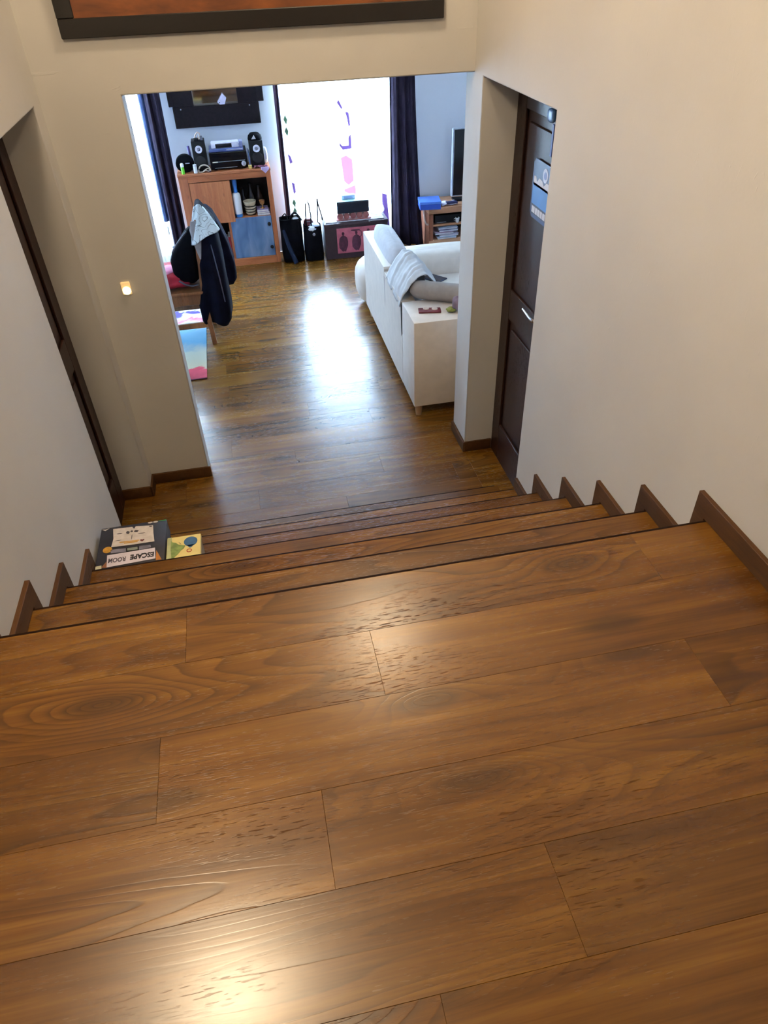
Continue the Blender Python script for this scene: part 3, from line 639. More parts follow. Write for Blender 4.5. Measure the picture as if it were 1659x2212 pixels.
# ------------------------------------------------------------------ white lamp by the left window
t = thing('floor_lamp', 'white two-tier paper lamp standing left of the dark curtain, lit from behind', 'lamp', (-0.82, 7.38, 0))
PAPER = sheer_mat('lamp_paper', (0.95, 0.96, 0.97, 1), 0.25)
for z0, z1, hw in ((0.155, 0.328, 0.090), (0.336, 0.435, 0.086)):
    rings = [rrect(-0.835, 7.385, hw, 0.05, z, 28, 8) for z in (z0, z0+0.008, z1-0.008, z1)]
    obj('shade', loft(N(), rings, cap=False), PAPER, t, 40)
obj('shade_clip', box(N(), -0.745, -0.737, 7.365, 7.405, 0.345, 0.425, 0.002, 1), plain('lamp_grey', (150, 160, 170), 0.4), t)
obj('foot', lathe(N(), [(0.018, 0.0005), (0.020, 0.05), (0.034, 0.15)], (-0.805, 7.385, 0)), PAPER, t, 50)
obj('stem', tube(N(), [(-0.835, 7.385, 0.10), (-0.835, 7.385, 0.43)], 0.006, 8), WHITE, t, 50)

# ------------------------------------------------------------------ bags
def tote(name, label, x0, x1, y0, y1, h, seed, slots):
    cx, cy_ = (x0+x1)/2, (y0+y1)/2; hx, hy = (x1-x0)/2, (y1-y0)/2
    t = thing(name, label, 'bag', (cx, cy_, 0))
    rings = [rrect(cx, cy_, hx*s_, hy*s2, z*h, 32, 5, 0.06, seed) for s_, s2, z in ((0.90, 0.85, 0.003), (0.97, 0.97, 0.02), (1.0, 1.0, 0.15), (0.99, 1.0, 0.4), (0.98, 0.9, 0.7), (0.97, 0.82, 0.93), (0.96, 0.8, 1.0), (0.90, 0.7, 1.0), (0.86, 0.62, 0.9), (0.80, 0.55, 0.75))]
    obj('body', loft(N(), rings), BLACKF, t, 60)
    return t
b1 = tote('tote_bag', 'left black floor bag against the pine cabinet, blue strap down its front', 0.345, 0.565, 7.22, 7.40, 0.42, 1.3, 0)
obj('strap', tube(N(), [(0.375, 7.235, 0.33), (0.385, 7.215, 0.28), (0.415, 7.212, 0.16), (0.465, 7.195, 0.006)], [0.014, 0.018, 0.022, 0.024], 8), plain('slate_blue', (26, 36, 60), 0.6, spec=0.2), b1, 60, label='dark blue strap')
obj('handle', tube(N(), [(0.37, 7.27, 0.41), (0.385, 7.27, 0.455), (0.41, 7.27, 0.475), (0.425, 7.27, 0.44), (0.43, 7.27, 0.40)], 0.007, 8), BLACKF, b1, 60)
obj('flap', grid(N(), lambda u, v: (0.445+0.125*u, 7.24+0.10*v, 0.40+0.07*math.sin(PI*min(1, u*1.05))+0.012*math.sin(v*5)), 14, 6), BLACKF, b1, 70, solid=0.006)
t = thing('packet', 'white packet peeking out under the flap of the left black bag', 'packet', (0.49, 7.25, 0.38)); obj('wrapper', cushion(N(), 0.505, 7.262, 0.395, 0.04, 0.022, 0.045, e=2.6), WHITE, t, 60)
obj('seal', box(N(), 0.48, 0.53, 7.238, 7.2405, 0.40, 0.408), SILVER, t)
b2 = tote('tote_bag', 'right black bag on the floor beside the dark chest, its handles standing up', 0.575, 0.762, 7.20, 7.40, 0.335, 4.1, 0)
for k, (xa, xb, yb_) in enumerate(((0.605, 0.765, 7.24), (0.600, 0.755, 7.36))):
    hz = (0.585, 0.56)[k]
    obj('handle', tube(N(), [(xa, yb_, 0.30), (xa+0.004, yb_, 0.44), (xa+0.012, yb_, hz-0.03), (xa+0.03, yb_, hz), (xa+0.045, yb_, hz-0.03), (xa+0.055, yb_, 0.45), (xa+0.05, yb_, 0.32)] if k == 0 else [(xb-0.02, yb_, 0.31), (xb-0.012, yb_, 0.42), (xb-0.005, yb_, hz), (xb+0.002, yb_, hz-0.06), (xb+0.025, yb_, 0.40), (xb+0.035, yb_, 0.33)], 0.0065, 8), BLACKF, b2, 60)
obj('buckle', lathe(N(), [(0.014, 0), (0.014, -0.006), (0.006, -0.008), (0.006, 0)], (0.672, 7.199, 0.27), 1, 14), SILVER, b2, 40)
t = thing('clothing', 'white cloth bundled in the mouth of the right black bag', 'clothing', (0.68, 7.27, 0.30)); 
obj('bundle', cushion(N(), 0.69, 7.27, 0.325, 0.055, 0.05, 0.035, e=2.3, wob=0.25, seed=3), plain('white_blue_cloth', (200, 212, 232), 0.8), t, 70)
obj('sleeve', cushion(N(), 0.655, 7.235, 0.318, 0.035, 0.03, 0.025, e=2.2, wob=0.2, seed=5), WHITE, t, 70)
t = thing('purse', 'dark red purse sticking out of the right black bag', 'purse', (0.63, 7.30, 0.33))
obj('pouch', cushion(N(), 0.635, 7.30, 0.362, 0.048, 0.03, 0.04, e=2.6, wob=0.1, seed=8), plain('oxblood', (92, 26, 34), 0.5), t, 70)
obj('clasp', box(N(), 0.615, 0.655, 7.268, 7.271, 0.375, 0.379), SILVER, t)

# ------------------------------------------------------------------ dark chest with the pink panel
t = thing('chest', 'dark brown chest with a pink panel of three figures, standing before the window', 'chest', (1.1, 7.19, 0))
M_CH = plain('chest_leather', (52, 34, 42), 0.5, var=0.15, bump=0.2, bscale=90)
x0, x1, z1 = 0.782, 1.43, 0.355
obj('body', box(N(), x0, x1, 7.20, 7.46, 0.0005, z1-0.03, 0.004, 1), M_CH, t)
obj('lid', box(N(), x0-0.004, x1+0.004, 7.188, 7.465, z1-0.03, z1, 0.006, 2), M_CH, t)
pk = obj('picture_panel', box(N(), 0.902, 1.300, 7.190, 7.20, 0.058, 0.304), plain('pink_canvas', (176, 88, 104), 0.7, var=0.16, scale=14), t, 0)
M_FIG = plain('figure_maroon', (78, 30, 52), 0.7, var=0.25, scale=30)
for i, fx in enumerate((0.965, 1.10, 1.225)):
    dz = (0.0, 0.0, 0.012)[i]
    pts = [(fx-0.012, 0.074), (fx+0.004, 0.078), (fx+0.020, 0.074), (fx+0.030, 0.10), (fx+0.044, 0.13), (fx+0.047, 0.175), (fx+0.040, 0.210), (fx+0.022, 0.226), (fx+0.008, 0.232), (fx+0.007, 0.242), (fx-0.007, 0.242), (fx-0.008, 0.232), (fx-0.024, 0.224), (fx-0.040, 0.205), (fx-0.048, 0.160), (fx-0.046, 0.115), (fx-0.028, 0.092)]
    f = obj('figure', prism(N(), [(a, c+dz) for a, c in pts], 0.002, 1, 7.1885), M_FIG, pk, 0)
    hb = prism(N(), [(fx+0.014*math.cos(a), 0.252+dz+0.017*math.sin(a)) for a in [2*PI*q/12 for q in range(12)]], 0.002, 1, 7.1885)
    if i == 1:
        prism(hb, [(fx-0.055, 0.274), (fx-0.01, 0.264), (fx+0.04, 0.276), (fx+0.035, 0.285), (fx-0.05, 0.284)], 0.002, 1, 7.1885)
        for q in range(8):
            a, c = PI*0.5-q*PI/7.2, PI*0.5-(q+1)*PI/7.2
            prism(hb, [(fx+0.026+0.034*math.cos(a), 0.240+0.038*math.sin(a)), (fx+0.026+0.034*math.cos(c), 0.240+0.038*math.sin(c)), (fx+0.026+0.028*math.cos(c), 0.240+0.031*math.sin(c)), (fx+0.026+0.028*math.cos(a), 0.240+0.031*math.sin(a))], 0.002, 1, 7.1885)
    obj('figure_head', hb, M_FIG, pk, 0)
t = thing('lace_cloth', 'white lace cloth lying over the dark chest', 'cloth', (1.1, 7.3, z1))
obj('cloth', grid(N(), lambda u, v: (0.80+0.60*u, 7.215+0.24*v, z1+0.006+0.0025*math.sin(u*21)*math.sin(v*9)+0.001*math.sin(u*50)), 40, 10), plain('lace_white', (215, 214, 226), 0.8, var=0.1, scale=60), t, 70, solid=0.003)
t = thing('speaker_stand', 'reddish ribbed wooden stand under the black centre speaker', 'stand', (1.09, 7.3, z1+0.012))
obj('base', box(N(), 0.915, 1.265, 7.225, 7.37, z1+0.012, z1+0.020), plain('terracotta', (150, 84, 80), 0.6), t)
for i in range(5): obj('roller', lathe(N(), [(0.026, 0), (0.031, 0.003), (0.031, 0.09), (0.026, 0.093)], (0.955+0.066*i, 7.24, z1+0.048), 1, 14), plain('terracotta', (150, 84, 80), 0.6), t, 50)
t = thing('centre_speaker', 'black box speaker on the reddish stand before the window', 'speaker', (1.09, 7.24, 0.437))
zb = z1+0.0795
obj('cabinet', box(N(), 0.928, 1.250, 7.225, 7.36, zb, zb+0.108, 0.004, 1), BLACK, t)
obj('grille', box(N(), 0.934, 1.244, 7.219, 7.226, zb+0.005, zb+0.103, 0.003, 1), plain('grille_cloth', (20, 22, 36), 0.9), t)
obj('top_panel', box(N(), 0.93, 1.248, 7.227, 7.358, zb+0.1082, zb+0.112), plain('pale_teal', (150, 190, 200), 0.35), t)
t = thing('device', 'small pale blue device on the black centre speaker', 'device', (1.09, 7.32, zb+0.112))
obj('case', box(N(), 0.99, 1.125, 7.295, 7.345, zb+0.1125, zb+0.152, 0.006, 2), plain('pale_sky', (190, 208, 228), 0.4), t)
obj('screen', box(N(), 1.01, 1.10, 7.292, 7.296, zb+0.12, zb+0.144), plain('blue_grey', (130, 150, 190), 0.2), t)
t = thing('pillow', 'small white pillow on the chest right of the black centre speaker', 'pillow', (1.345, 7.34, z1+0.02))
obj('filling', cushion(N(), 1.345, 7.33, z1+0.068, 0.075, 0.045, 0.052, e=2.8, seed=2), PAPER, t, 70)
obj('edge', tube(N(), [(1.345+0.074*math.cos(a), 7.30, z1+0.068+0.050*math.sin(a)) for a in [2*PI*i/20 for i in range(21)]], 0.003, 6), plain('lilac_edge', (206, 196, 226), 0.7), t, 60)

# ------------------------------------------------------------------ TV and its bench
t = thing('tv_bench', 'light wooden media bench with two open shelves, half hidden by the right pier', 'cabinet', (2.2, 7.18, 0))
x0, x1, yf, ybk, zt = 1.857, 3.05, 7.18, 7.55, 0.422
obj('top', box(N(), x0-0.003, x1, yf-0.004, ybk, zt-0.062, zt, 0.003, 1), M_TVW, t)
obj('bottom', box(N(), x0+0.002, x1, yf, ybk, 0.0, 0.095, 0.003, 1), M_TVW, t)
obj('side_panel', box(N(), x0, x0+0.048, yf+0.002, ybk, 0.0005, zt-0.062, 0.002, 1), wood('tv_side_wood', srgb(112, 64, 44), srgb(140, 84, 60), srgb(160, 104, 78), axis=2, rough=0.45, knots=False), t)
obj('shelf', box(N(), x0+0.048, x1-0.05, yf+0.004, ybk, 0.236, 0.252), M_TVW, t)
obj('side_panel', box(N(), x1-0.05, x1, yf, ybk, 0.0, zt), M_TVW, t)
obj('back_panel', box(N(), x0+0.04, x1-0.04, ybk-0.01, ybk, 0.0, zt-0.01), plain('dark_back', (22, 20, 22), 0.8), t, 0)
t = thing('media_player', 'black media box on the upper shelf of the light bench', 'device', (2.1, 7.25, 0.2525))
obj('case', box(N(), 1.93, 2.42, 7.215, 7.50, 0.2525, 0.335, 0.003, 1), BLACK, t)
obj('trim_line', box(N(), 1.95, 2.05, 7.213, 7.215, 0.262, 0.265), SILVER, t)
t = thing('cup', 'small white cup on the upper shelf before the black media box', 'cup', (2.16, 7.198, 0.2525))
obj('bowl', lathe(N(), [(0.001, 0), (0.013, 0), (0.016, 0.004), (0.023, 0.05), (0.020, 0.05), (0.012, 0.006), (0.001, 0.006)], (2.165, 7.20, 0.2525)), WHITE, t, 60)
obj('ear', tube(N(), [(2.142, 7.20, 0.295), (2.130, 7.20, 0.290), (2.130, 7.20, 0.273), (2.146, 7.20, 0.268)], 0.003, 6), WHITE, t, 60)
for i in range(5):
    z = 0.0955+0.0245*i; dx = 0.03*math.sin(i*2.3)
    t = thing('magazine', ['lowest', 'second lowest', 'middle', 'second highest', 'topmost'][i]+' magazine of the pile on the lower bench shelf', 'magazine', (2.1, 7.22, z), 'magazines on the lower bench shelf')
    c = [(180, 200, 225), (200, 196, 220), (205, 180, 205), (120, 120, 170), (190, 205, 230)][i]
    obj('cover', grid(N(), lambda u, v: (1.955+dx+0.21*u, 7.195+0.01*math.sin(i*3)+0.22*v, z+0.019+0.004*math.sin(u*6+i)), 10, 4), plain('magazine_cover_%d' % i, c, 0.35), t, 60, solid=0.002)
    obj('pages', box(N(), 1.96+dx, 2.16+dx, 7.20+0.01*math.sin(i*3), 7.41, z, z+0.015, 0.003, 1), plain('magazine_pages', (214, 216, 228), 0.7), t, 30)
t = thing('television', 'black flat television with a silver edge standing on the light bench', 'television', (2.6, 7.36, zt))
obj('panel', box(N(), 2.135, 3.05, 7.345, 7.385, 0.468, 1.095, 0.004, 1), plain('silver_bezel', (176, 182, 196), 0.35, 0.3), t)
obj('screen', box(N(), 2.152, 3.03, 7.340, 7.346, 0.478, 1.083), plain('tv_screen', (14, 12, 18), 0.12), t, 0)
obj('stand', box(N(), 2.16, 3.0, 7.32, 7.43, zt+0.0005, zt+0.018, 0.004, 1), BLACK, t)
obj('neck', box(N(), 2.5, 2.7, 7.36, 7.385, zt+0.018, 0.47), BLACK, t)
t = thing('blue_box', 'bright blue cardboard box on the left end of the light bench', 'box', (1.88, 7.2, zt))
Mx = Matrix.Translation((1.868, 7.205, zt)) @ Matrix.Rotation(math.radians(-7), 4, 'Z')
obj('carton', box(N(), -0.105, 0.105, -0.085, 0.115, 0.001, 0.052, 0.002, 1, M=Mx), plain('royal_blue', (36, 76, 176), 0.5, var=0.05), t)
obj('lid', box(N(), -0.108, 0.108, -0.088, 0.118, 0.0522, 0.078, 0.002, 1, M=Mx), plain('light_blue_card', (74, 118, 205), 0.5, var=0.05), t)
t = thing('papers', 'loose white papers and a small blue wallet on the bench beside the blue box', 'papers', (2.1, 7.2, zt))
obj('sheet', grid(N(), lambda u, v: (2.00+0.16*u, 7.20+0.13*v, zt+0.006+0.012*math.sin(u*5+v*3)**2), 10, 8), plain('crumpled_paper', (214, 208, 222), 0.7), t, 60, solid=0.002)
obj('wallet', box(N(), 2.05, 2.165, 7.20, 7.26, zt+0.020, zt+0.032, 0.003, 1), plain('navy_wallet', (40, 44, 90), 0.5), t)
t = thing('bag_strap', 'cream strap hanging down at the left side of the light bench', 'strap', (1.83, 7.2, 0.42))
obj('loop', tube(N(), [(1.80, 7.19, 0.418), (1.805, 7.188, 0.37), (1.815, 7.188, 0.30), (1.835, 7.19, 0.262), (1.845, 7.19, 0.262)], 0.008, 8), plain('cream_strap', (206, 188, 178), 0.7), t, 60)
obj('ring', lathe(N(), [(0.010, 0), (0.010, -0.004), (0.006, -0.004), (0.006, 0)], (1.846, 7.19, 0.262), 1, 12), SILVER, t)

# ------------------------------------------------------------------ sofa
t = thing('sofa', 'cream sofa with its back to the passage, its near end beside the right pier', 'sofa', (1.4, 4.9, 0))
BX0, BX1 = 0.945, 1.06
obj('back_panel', box(N(), BX0, BX1, 4.352, 5.80, 0.085, 0.445), CREAM, t, 0)
obj('back_cushion', box(N(), BX0, BX1-0.02, 4.372, 4.940, 0.445, 0.676, 0.0), CREAM, t, 30)
b = N(); prism(b, [(4.948, 0.445), (5.80, 0.445), (5.80, 0.690), (5.79, 0.702), (4.958, 0.702), (4.948, 0.692)], BX1-BX0-0.01, 0, BX0)
obj('back_cushion', b, CREAM, t, 30)
obj('painted_shade', prism(N(), [(4.352, 0.655), (4.358, 0.672), (4.378, 0.675), (4.384, 0.62), (4.376, 0.50), (4.366, 0.435), (4.356, 0.50)], 0.002, 0, BX0-0.0015), plain('painted_gap_shade', (16, 14, 16), 0.9), t, 0, label='dark strip painted as the shade in the sofa back gap')  # flat dark strip paints the shade of the gap beside the armrest
obj('painted_shade', prism(N(), [(4.93, 0.64), (4.952, 0.64), (4.950, 0.46), (4.940, 0.415), (4.932, 0.46)], 0.001, 0, BX0-0.0008), plain('shadow_seam', (170, 160, 158), 0.9), t, 0, label='painted shadow strip along the sofa back seam')  # greyer strip paints the shadow along the seam
obj('gap_shade_box', box(N(), BX0+0.02, BX1-0.03, 4.348, 4.952, 0.43, 0.64), plain('painted_gap_shade', (30, 26, 26), 0.9), t, 0)  # dark box colours the inside of the gap as shade
obj('armrest', box(N(), BX0, 2.05, 4.0, 4.347, 0.085, 0.684, 0.004, 2), CREAM, t, 30)
obj('seat_base', box(N(), BX1, 2.0, 4.348, 5.75, 0.085, 0.28, 0.01, 2), CREAM, t)
for ya, yc in ((4.34, 4.90), (4.905, 5.46)): obj('seat_cushion', cushion(N(), 1.54, (ya+yc)/2, 0.35, 0.48, (yc-ya)/2, 0.082, e=6, seed=ya), CREAM, t, 60)
obj('armrest', cushion(N(), 1.50, 5.63, 0.32, 0.50, 0.19, 0.25, e=4.5, wob=0.015, seed=9), CREAM, t, 60)
obj('corner_section', cushion(N(), 1.12, 6.02, 0.21, 0.225, 0.20, 0.20, e=3.0, wob=0.01, seed=4), CREAM, t, 60)
def headrest(y0, y1, x, z0, z1, mat, tilt=8):
    yc = (y0+y1)/2
    Mx = Matrix.Translation((x, yc, (z0+z1)/2)) @ Matrix.Rotation(math.radians(tilt), 4, 'Y')
    return obj('headrest', cushion(N(), 0, 0, 0, 0.074, (y1-y0)/2, (z1-z0)/2, e=4.2, M=Mx, wob=0.02, seed=y0), mat, t, 60)
headrest(4.93, 5.72, 1.066, 0.565, 0.808, LGREY, 9)
headrest(4.50, 4.86, 1.075, 0.55, 0.80, LGREY, 10)
for x, y in ((0.985, 4.04), (1.95, 4.04), (0.985, 5.72), (1.95, 5.72)): obj('foot', lathe(N(), [(0.020, 0.0005), (0.024, 0.04), (0.026, 0.086)], (x, y, 0), seg=14), plain('pale_wood_foot', (170, 140, 110), 0.5), t, 50)
t = thing('bolster', 'grey-brown bolster cushion lying on the near sofa arm', 'cushion', (1.2, 4.35, 0.69))
pa, pb = Vector((1.02, 4.40, 0.747)), Vector((1.40, 4.18, 0.747)); path = [pa.lerp(pb, k/14) for k in range(15)]
obj('cover', tube(N(), path, [0.030, 0.052, 0.058]+[0.060]*9+[0.058, 0.052, 0.030], 20), GREYC, t, 70)
obj('end_cap', tube(N(), [pa+(pa-pb).normalized()*0.002, pa+(pa-pb).normalized()*0.010], [0.028, 0.014], 20), plain('brown_cap', (104, 92, 86), 0.8), t, 70)
# shirt draped over the near headrest
t = thing('shirt', 'crumpled pale grey shirt draped over the near headrest of the sofa', 'shirt', (1.08, 4.6, 0.70))
def shirt(u, v):   # u along the sofa (far->near), v from back over the top to the seat
    y = 4.86-0.48*u-0.02*math.sin(v*6)
    prof = [(0.940, 0.640-0.03*u), (0.962, 0.700), (1.010, 0.775), (1.060, 0.832-0.02*u), (1.12, 0.825), (1.19, 0.745), (1.26, 0.62), (1.36, 0.50+0.05*u)]
    s_ = v*(len(prof)-1); i = min(int(s_), len(prof)-2); f = s_-i
    x = prof[i][0]*(1-f)+prof[i+1][0]*f; z = prof[i][1]*(1-f)+prof[i+1][1]*f
    w_ = 0.013*math.sin(u*17+v*4)+0.008*math.sin(u*31+v*9)+0.010*mnoise.noise(Vector((u*5, v*6, 3)))
    return (x+0.3*w_, y, z+0.014+abs(w_))
obj('body', grid(N(), shirt, 36, 36), plain('pale_shirt', (196, 198, 202), 0.8, var=0.05), t, 80, solid=0.004)
t = thing('tablet', 'dark blue-black tablet lying on the sofa seat beside the shirt', 'tablet', (1.45, 5.35, 0.43))
Mx = Matrix.Translation((1.425, 5.31, 0.4345)) @ Matrix.Rotation(math.radians(38), 4, 'Z')
obj('case', box(N(), -0.055, 0.055, -0.085, 0.085, 0.0, 0.010, 0.003, 1, M=Mx), plain('navy_case', (20, 28, 56), 0.4), t)
obj('screen', box(N(), -0.047, 0.047, -0.077, 0.077, 0.0101, 0.0112, M=Mx), plain('dark_screen', (16, 22, 48), 0.1), t, 0)
t = thing('glasses_case', 'small dark red case with two pale ovals lying on the sofa arm', 'case', (1.09, 4.14, 0.685))
Mx = Matrix.Translation((1.085, 4.155, 0.6845)) @ Matrix.Rotation(math.radians(-10), 4, 'Z')
obj('tray', box(N(), -0.072, 0.072, -0.034, 0.034, 0.0, 0.012, 0.004, 2, M=Mx), plain('maroon', (92, 22, 34), 0.4), t)
for x, y in ((-0.022, 0.014), (0.032, 0.004)): obj('oval_pad', lathe(N(), [(0.001, 0.012), (0.020, 0.0125), (0.018, 0.017), (0.001, 0.018)], (x, y, 0), seg=18, M=Mx), plain('pale_pad', (200, 186, 176), 0.6), t, 50, label='pale oval pad')
t = thing('cloth', 'purple and green scrap of cloth on the sofa arm against the right pier', 'cloth', (1.24, 4.12, 0.685))
obj('bundle', cushion(N(), 1.262, 4.105, 0.738, 0.042, 0.05, 0.042, e=2.2, wob=0.3, seed=6), plain('purple_scrap', (120, 104, 120), 0.8), t, 70)
obj('corner', cushion(N(), 1.212, 4.105, 0.704, 0.028, 0.028, 0.014, e=2.2, wob=0.3, seed=7), plain('green_scrap', (126, 132, 66), 0.8), t, 70)

# ------------------------------------------------------------------ chair with coats, bag, cushion, rug
k = NT('rug_print'); tc = k.n('ShaderNodeTexCoord').outputs['Object']
sx = k.n('ShaderNodeSeparateXYZ'); k.l(tc, sx.inputs[0])
nz = k.noise(tc, 6.0, 3, 0.6, 0.8)
yy = k.math('ADD', k.math('DIVIDE', k.math('SUBTRACT', sx.outputs[1], 4.94), 1.9), k.math('MULTIPLY', k.math('SUBTRACT', nz, 0.5), 0.15))
rc = k.ramp(yy, [(0.0, srgb(150, 40, 60)), (0.085, srgb(196, 66, 84)), (0.105, srgb(206, 200, 170)), (0.24, srgb(196, 204, 190)), (0.33, srgb(92, 158, 196)), (0.47, srgb(120, 176, 206)), (0.54, srgb(206, 206, 190)), (0.575, srgb(206, 90, 116)), (0.60, srgb(222, 218, 232))])
blot = k.smooth(k.noise(tc, 7.5, 2, 0.5, 0.4), 0.52, 0.60)
gate = k.math('MULTIPLY', k.smooth(yy, 0.60, 0.63), k.math('SUBTRACT', 1.0, k.smooth(yy, 0.69, 0.72)))
k.l(k.mix(k.math('MULTIPLY', blot, gate), rc, srgb(70, 54, 140)), k.b.inputs['Base Color']); k.b.inputs['Roughness'].default_value = 0.9
k.bump(k.noise(tc, 350, 2), 0.3)
M_RUG = k.m
t = thing('rug', 'colourful printed rug of sky blue, cream and red under the chair', 'rug', (-1.2, 5.8, 0))
ROOT[t.name] = Vector((0, 0, 0)); t.location = (0, 0, 0)
obj('pile', box(N(), -1.95, -0.452, 4.94, 6.85, 0.0005, 0.009, 0.002, 1), M_RUG, t, 30)
obj('hem', box(N(), -1.95, -0.450, 4.932, 4.942, 0.0005, 0.008, 0.002, 1), plain('rug_hem', (70, 28, 44), 0.9), t, 30)
t = thing('dining_chair', 'wooden chair under the dark coats, standing on the rug edge', 'chair', (-0.6, 5.73, 0))
XB, XF, YA, YB = -0.395, -0.83, 5.535, 5.935
for y in (YA, YB):
    obj('leg', loft(N(), [[(x_+dx, y+dy, z) for dx, dy in ((-0.018, -0.018), (0.018, -0.018), (0.018, 0.018), (-0.018, 0.018))] for x_, z in ((XB+0.012, 0.001 if y == YA else 0.001), (XB, 0.30), (XB, 0.46), (XB+0.03, 0.80), (XB+0.055, 0.985))]), M_CHAIR, t, 30)
    obj('leg', loft(N(), [[(XF+dx, y+dy, z) for dx, dy in ((-0.018, -0.018), (0.018, -0.018), (0.018, 0.018), (-0.018, 0.018))] for z in (0.0095, 0.43)]), M_CHAIR, t, 30)
    obj('seat_rail', box(N(), XF, XB, y-0.012, y+0.012, 0.345, 0.43, 0.003, 1), M_CHAIR, t, 30)
    obj('stretcher', box(N(), XF, XB, y-0.010, y+0.010, 0.148, 0.195, 0.003, 1), M_CHAIR, t, 30)
obj('seat', box(N(), XF-0.03, XB+0.018, YA-0.025, YB+0.025, 0.43, 0.456, 0.006, 2), M_CHAIR, t, 30)
for z in (0.62, 0.80, 0.94): obj('back_slat', box(N(), XB+0.01+0.10*(z-0.46), XB+0.03+0.10*(z-0.46), YA, YB, z-0.03, z+0.03, 0.004, 1), M_CHAIR, t, 30)
t = thing('red_cloth', 'crumpled red cloth on the chair seat under the black bag', 'cloth', (-0.6, 5.7, 0.456))
obj('pile', cushion(N(), -0.62, 5.72, 0.532, 0.185, 0.19, 0.066, e=3.2, wob=0.16, seed=12), RED, t, 70)
obj('lining', cushion(N(), -0.66, 5.66, 0.592, 0.085, 0.09, 0.020, e=2.6, wob=0.2, seed=15), plain('rose_lining', (214, 130, 160), 0.85), t, 70)
t = thing('backpack', 'black bag leaning on the chair back above the red cloth', 'bag', (-0.5, 5.6, 0.55))
rings = []
for z, cx, hx, hy in ((0.505, -0.485, 0.045, 0.03), (0.53, -0.487, 0.080, 0.055), (0.60, -0.498, 0.098, 0.075), (0.68, -0.500, 0.100, 0.08), (0.76, -0.478, 0.086, 0.075), (0.83, -0.446, 0.060, 0.06), (0.89, -0.418, 0.036, 0.045), (0.915, -0.405, 0.018, 0.03)):
    rings.append(rrect(cx, 5.60, hx, hy, z, 28, 2.6, 0.06, 2.0))
obj('body', loft(N(), rings), BLACKF, t, 70)
obj('zip', tube(N(), [(-0.585, 5.56, 0.70), (-0.565, 5.545, 0.76), (-0.52, 5.535, 0.82), (-0.47, 5.535, 0.87), (-0.43, 5.54, 0.905)], 0.006, 8), plain('dark_grey_zip', (70, 68, 80), 0.5), t, 60)
obj('key_fob', cushion(N(), -0.545, 5.545, 0.80, 0.012, 0.012, 0.012, e=2), SILVER, t, 60)
obj('strap', tube(N(), [(-0.56, 5.535, 0.545), (-0.52, 5.525, 0.515), (-0.47, 5.525, 0.50), (-0.42, 5.53, 0.505)], 0.007, 8), plain('dark_grey_zip', (70, 68, 80), 0.5), t, 60)
def coat(name, label, secs, cy_, wob, seed, mat, folds=5, famp=0.10):
    t = thing(name, label, 'coat', (secs[0][1], cy_, secs[0][0]))
    rings = []
    for z, cx, hx, hy, oy in secs:
        if name == 'coat' and z < 0.97:
            inn = -0.440 if z < 0.45 else -0.402+0.06*(z-0.46); out_ = cx+hx+0.025; cx, hx = (inn+out_)/2, (out_-inn)/2; hy += 0.05; oy -= 0.01
        ring = []
        for i in range(48):
            a = 2*PI*i/48; ca, sa = math.cos(a), math.sin(a)
            f = 1+famp*math.sin(folds*a+seed+z*2.2)*(1.05-z)+wob*mnoise.noise(Vector((ca*1.5+seed, sa*1.5, z*4)))
            e = 8.0 if z < 0.75 else 2.6; r = 1/((abs(ca)**e+abs(sa)**e)**(1/e))
            ring.append((cx+hx*r*ca*f, cy_+oy+hy*r*sa*f, z+(0.02*math.sin(3*a+seed) if z < 0.3 else 0)))
        rings.append(ring)
    obj('body', loft(N(), rings), mat, t, 80)
    return t
c1 = coat('coat', 'long black-navy coat hanging over the chair back, nearest to the stairs',
     [(0.165, -0.335, 0.075, 0.13, -0.02), (0.21, -0.325, 0.098, 0.16, 0), (0.34, -0.318, 0.098, 0.17, 0), (0.50, -0.318, 0.092, 0.17, 0), (0.66, -0.312, 0.085, 0.17, 0), (0.80, -0.302, 0.072, 0.165, 0), (0.92, -0.300, 0.058, 0.16, 0), (1.00, -0.315, 0.042, 0.15, 0), (1.045, -0.325, 0.022, 0.12, 0)], 5.73, 0.06, 1.0, NAVY)
obj('zip', tube(N(), [(-0.285, 5.525, 0.90), (-0.265, 5.497, 0.75), (-0.250, 5.492, 0.55), (-0.240, 5.492, 0.36)], 0.005, 6), plain('coat_zip', (64, 66, 84), 0.5), c1, 60)
c2 = coat('jacket', 'navy jacket hanging behind the long coat, its sleeve reaching right',
     [(0.36, -0.205, 0.045, 0.06, 0), (0.41, -0.188, 0.062, 0.075, 0), (0.55, -0.198, 0.070, 0.09, 0), (0.70, -0.218, 0.068, 0.10, 0), (0.84, -0.245, 0.058, 0.10, 0), (0.94, -0.27, 0.04, 0.08, 0), (0.98, -0.285, 0.02, 0.05, 0)], 5.90, 0.08, 3.0, plain('navy_jacket', (0.006, 0.007, 0.018, 1), 0.9, var=0.25, scale=12, spec=0.06))
t = thing('scarf', 'pale blue-white patterned scarf thrown over the top of the coats', 'scarf', (-0.30, 5.62, 1.0))
def scarf(u, v):
    a = u*PI*1.05-0.15                 # over the top from left to right
    z = 1.055-0.22*v+0.030*math.sin(a)-0.05*v*math.cos(a)
    wdt = 0.030+0.085*v**0.8
    x = -0.315-wdt*math.cos(a)*1.0+0.012*v
    y = 5.572-0.075*math.sin(a)*(0.4+v)+0.006*math.sin(u*20+v*6)
    return (x, y, z+0.006*math.sin(u*14))
obj('wrap', grid(N(), scarf, 28, 20), None, t, 80, solid=0.004)
k = NT('scarf_print'); tc = k.n('ShaderNodeTexCoord').outputs['Object']
ln = k.math('FRACT', k.math('MULTIPLY', k.noise(tc, 7, 2, 0.4, 0.8), 9.0))
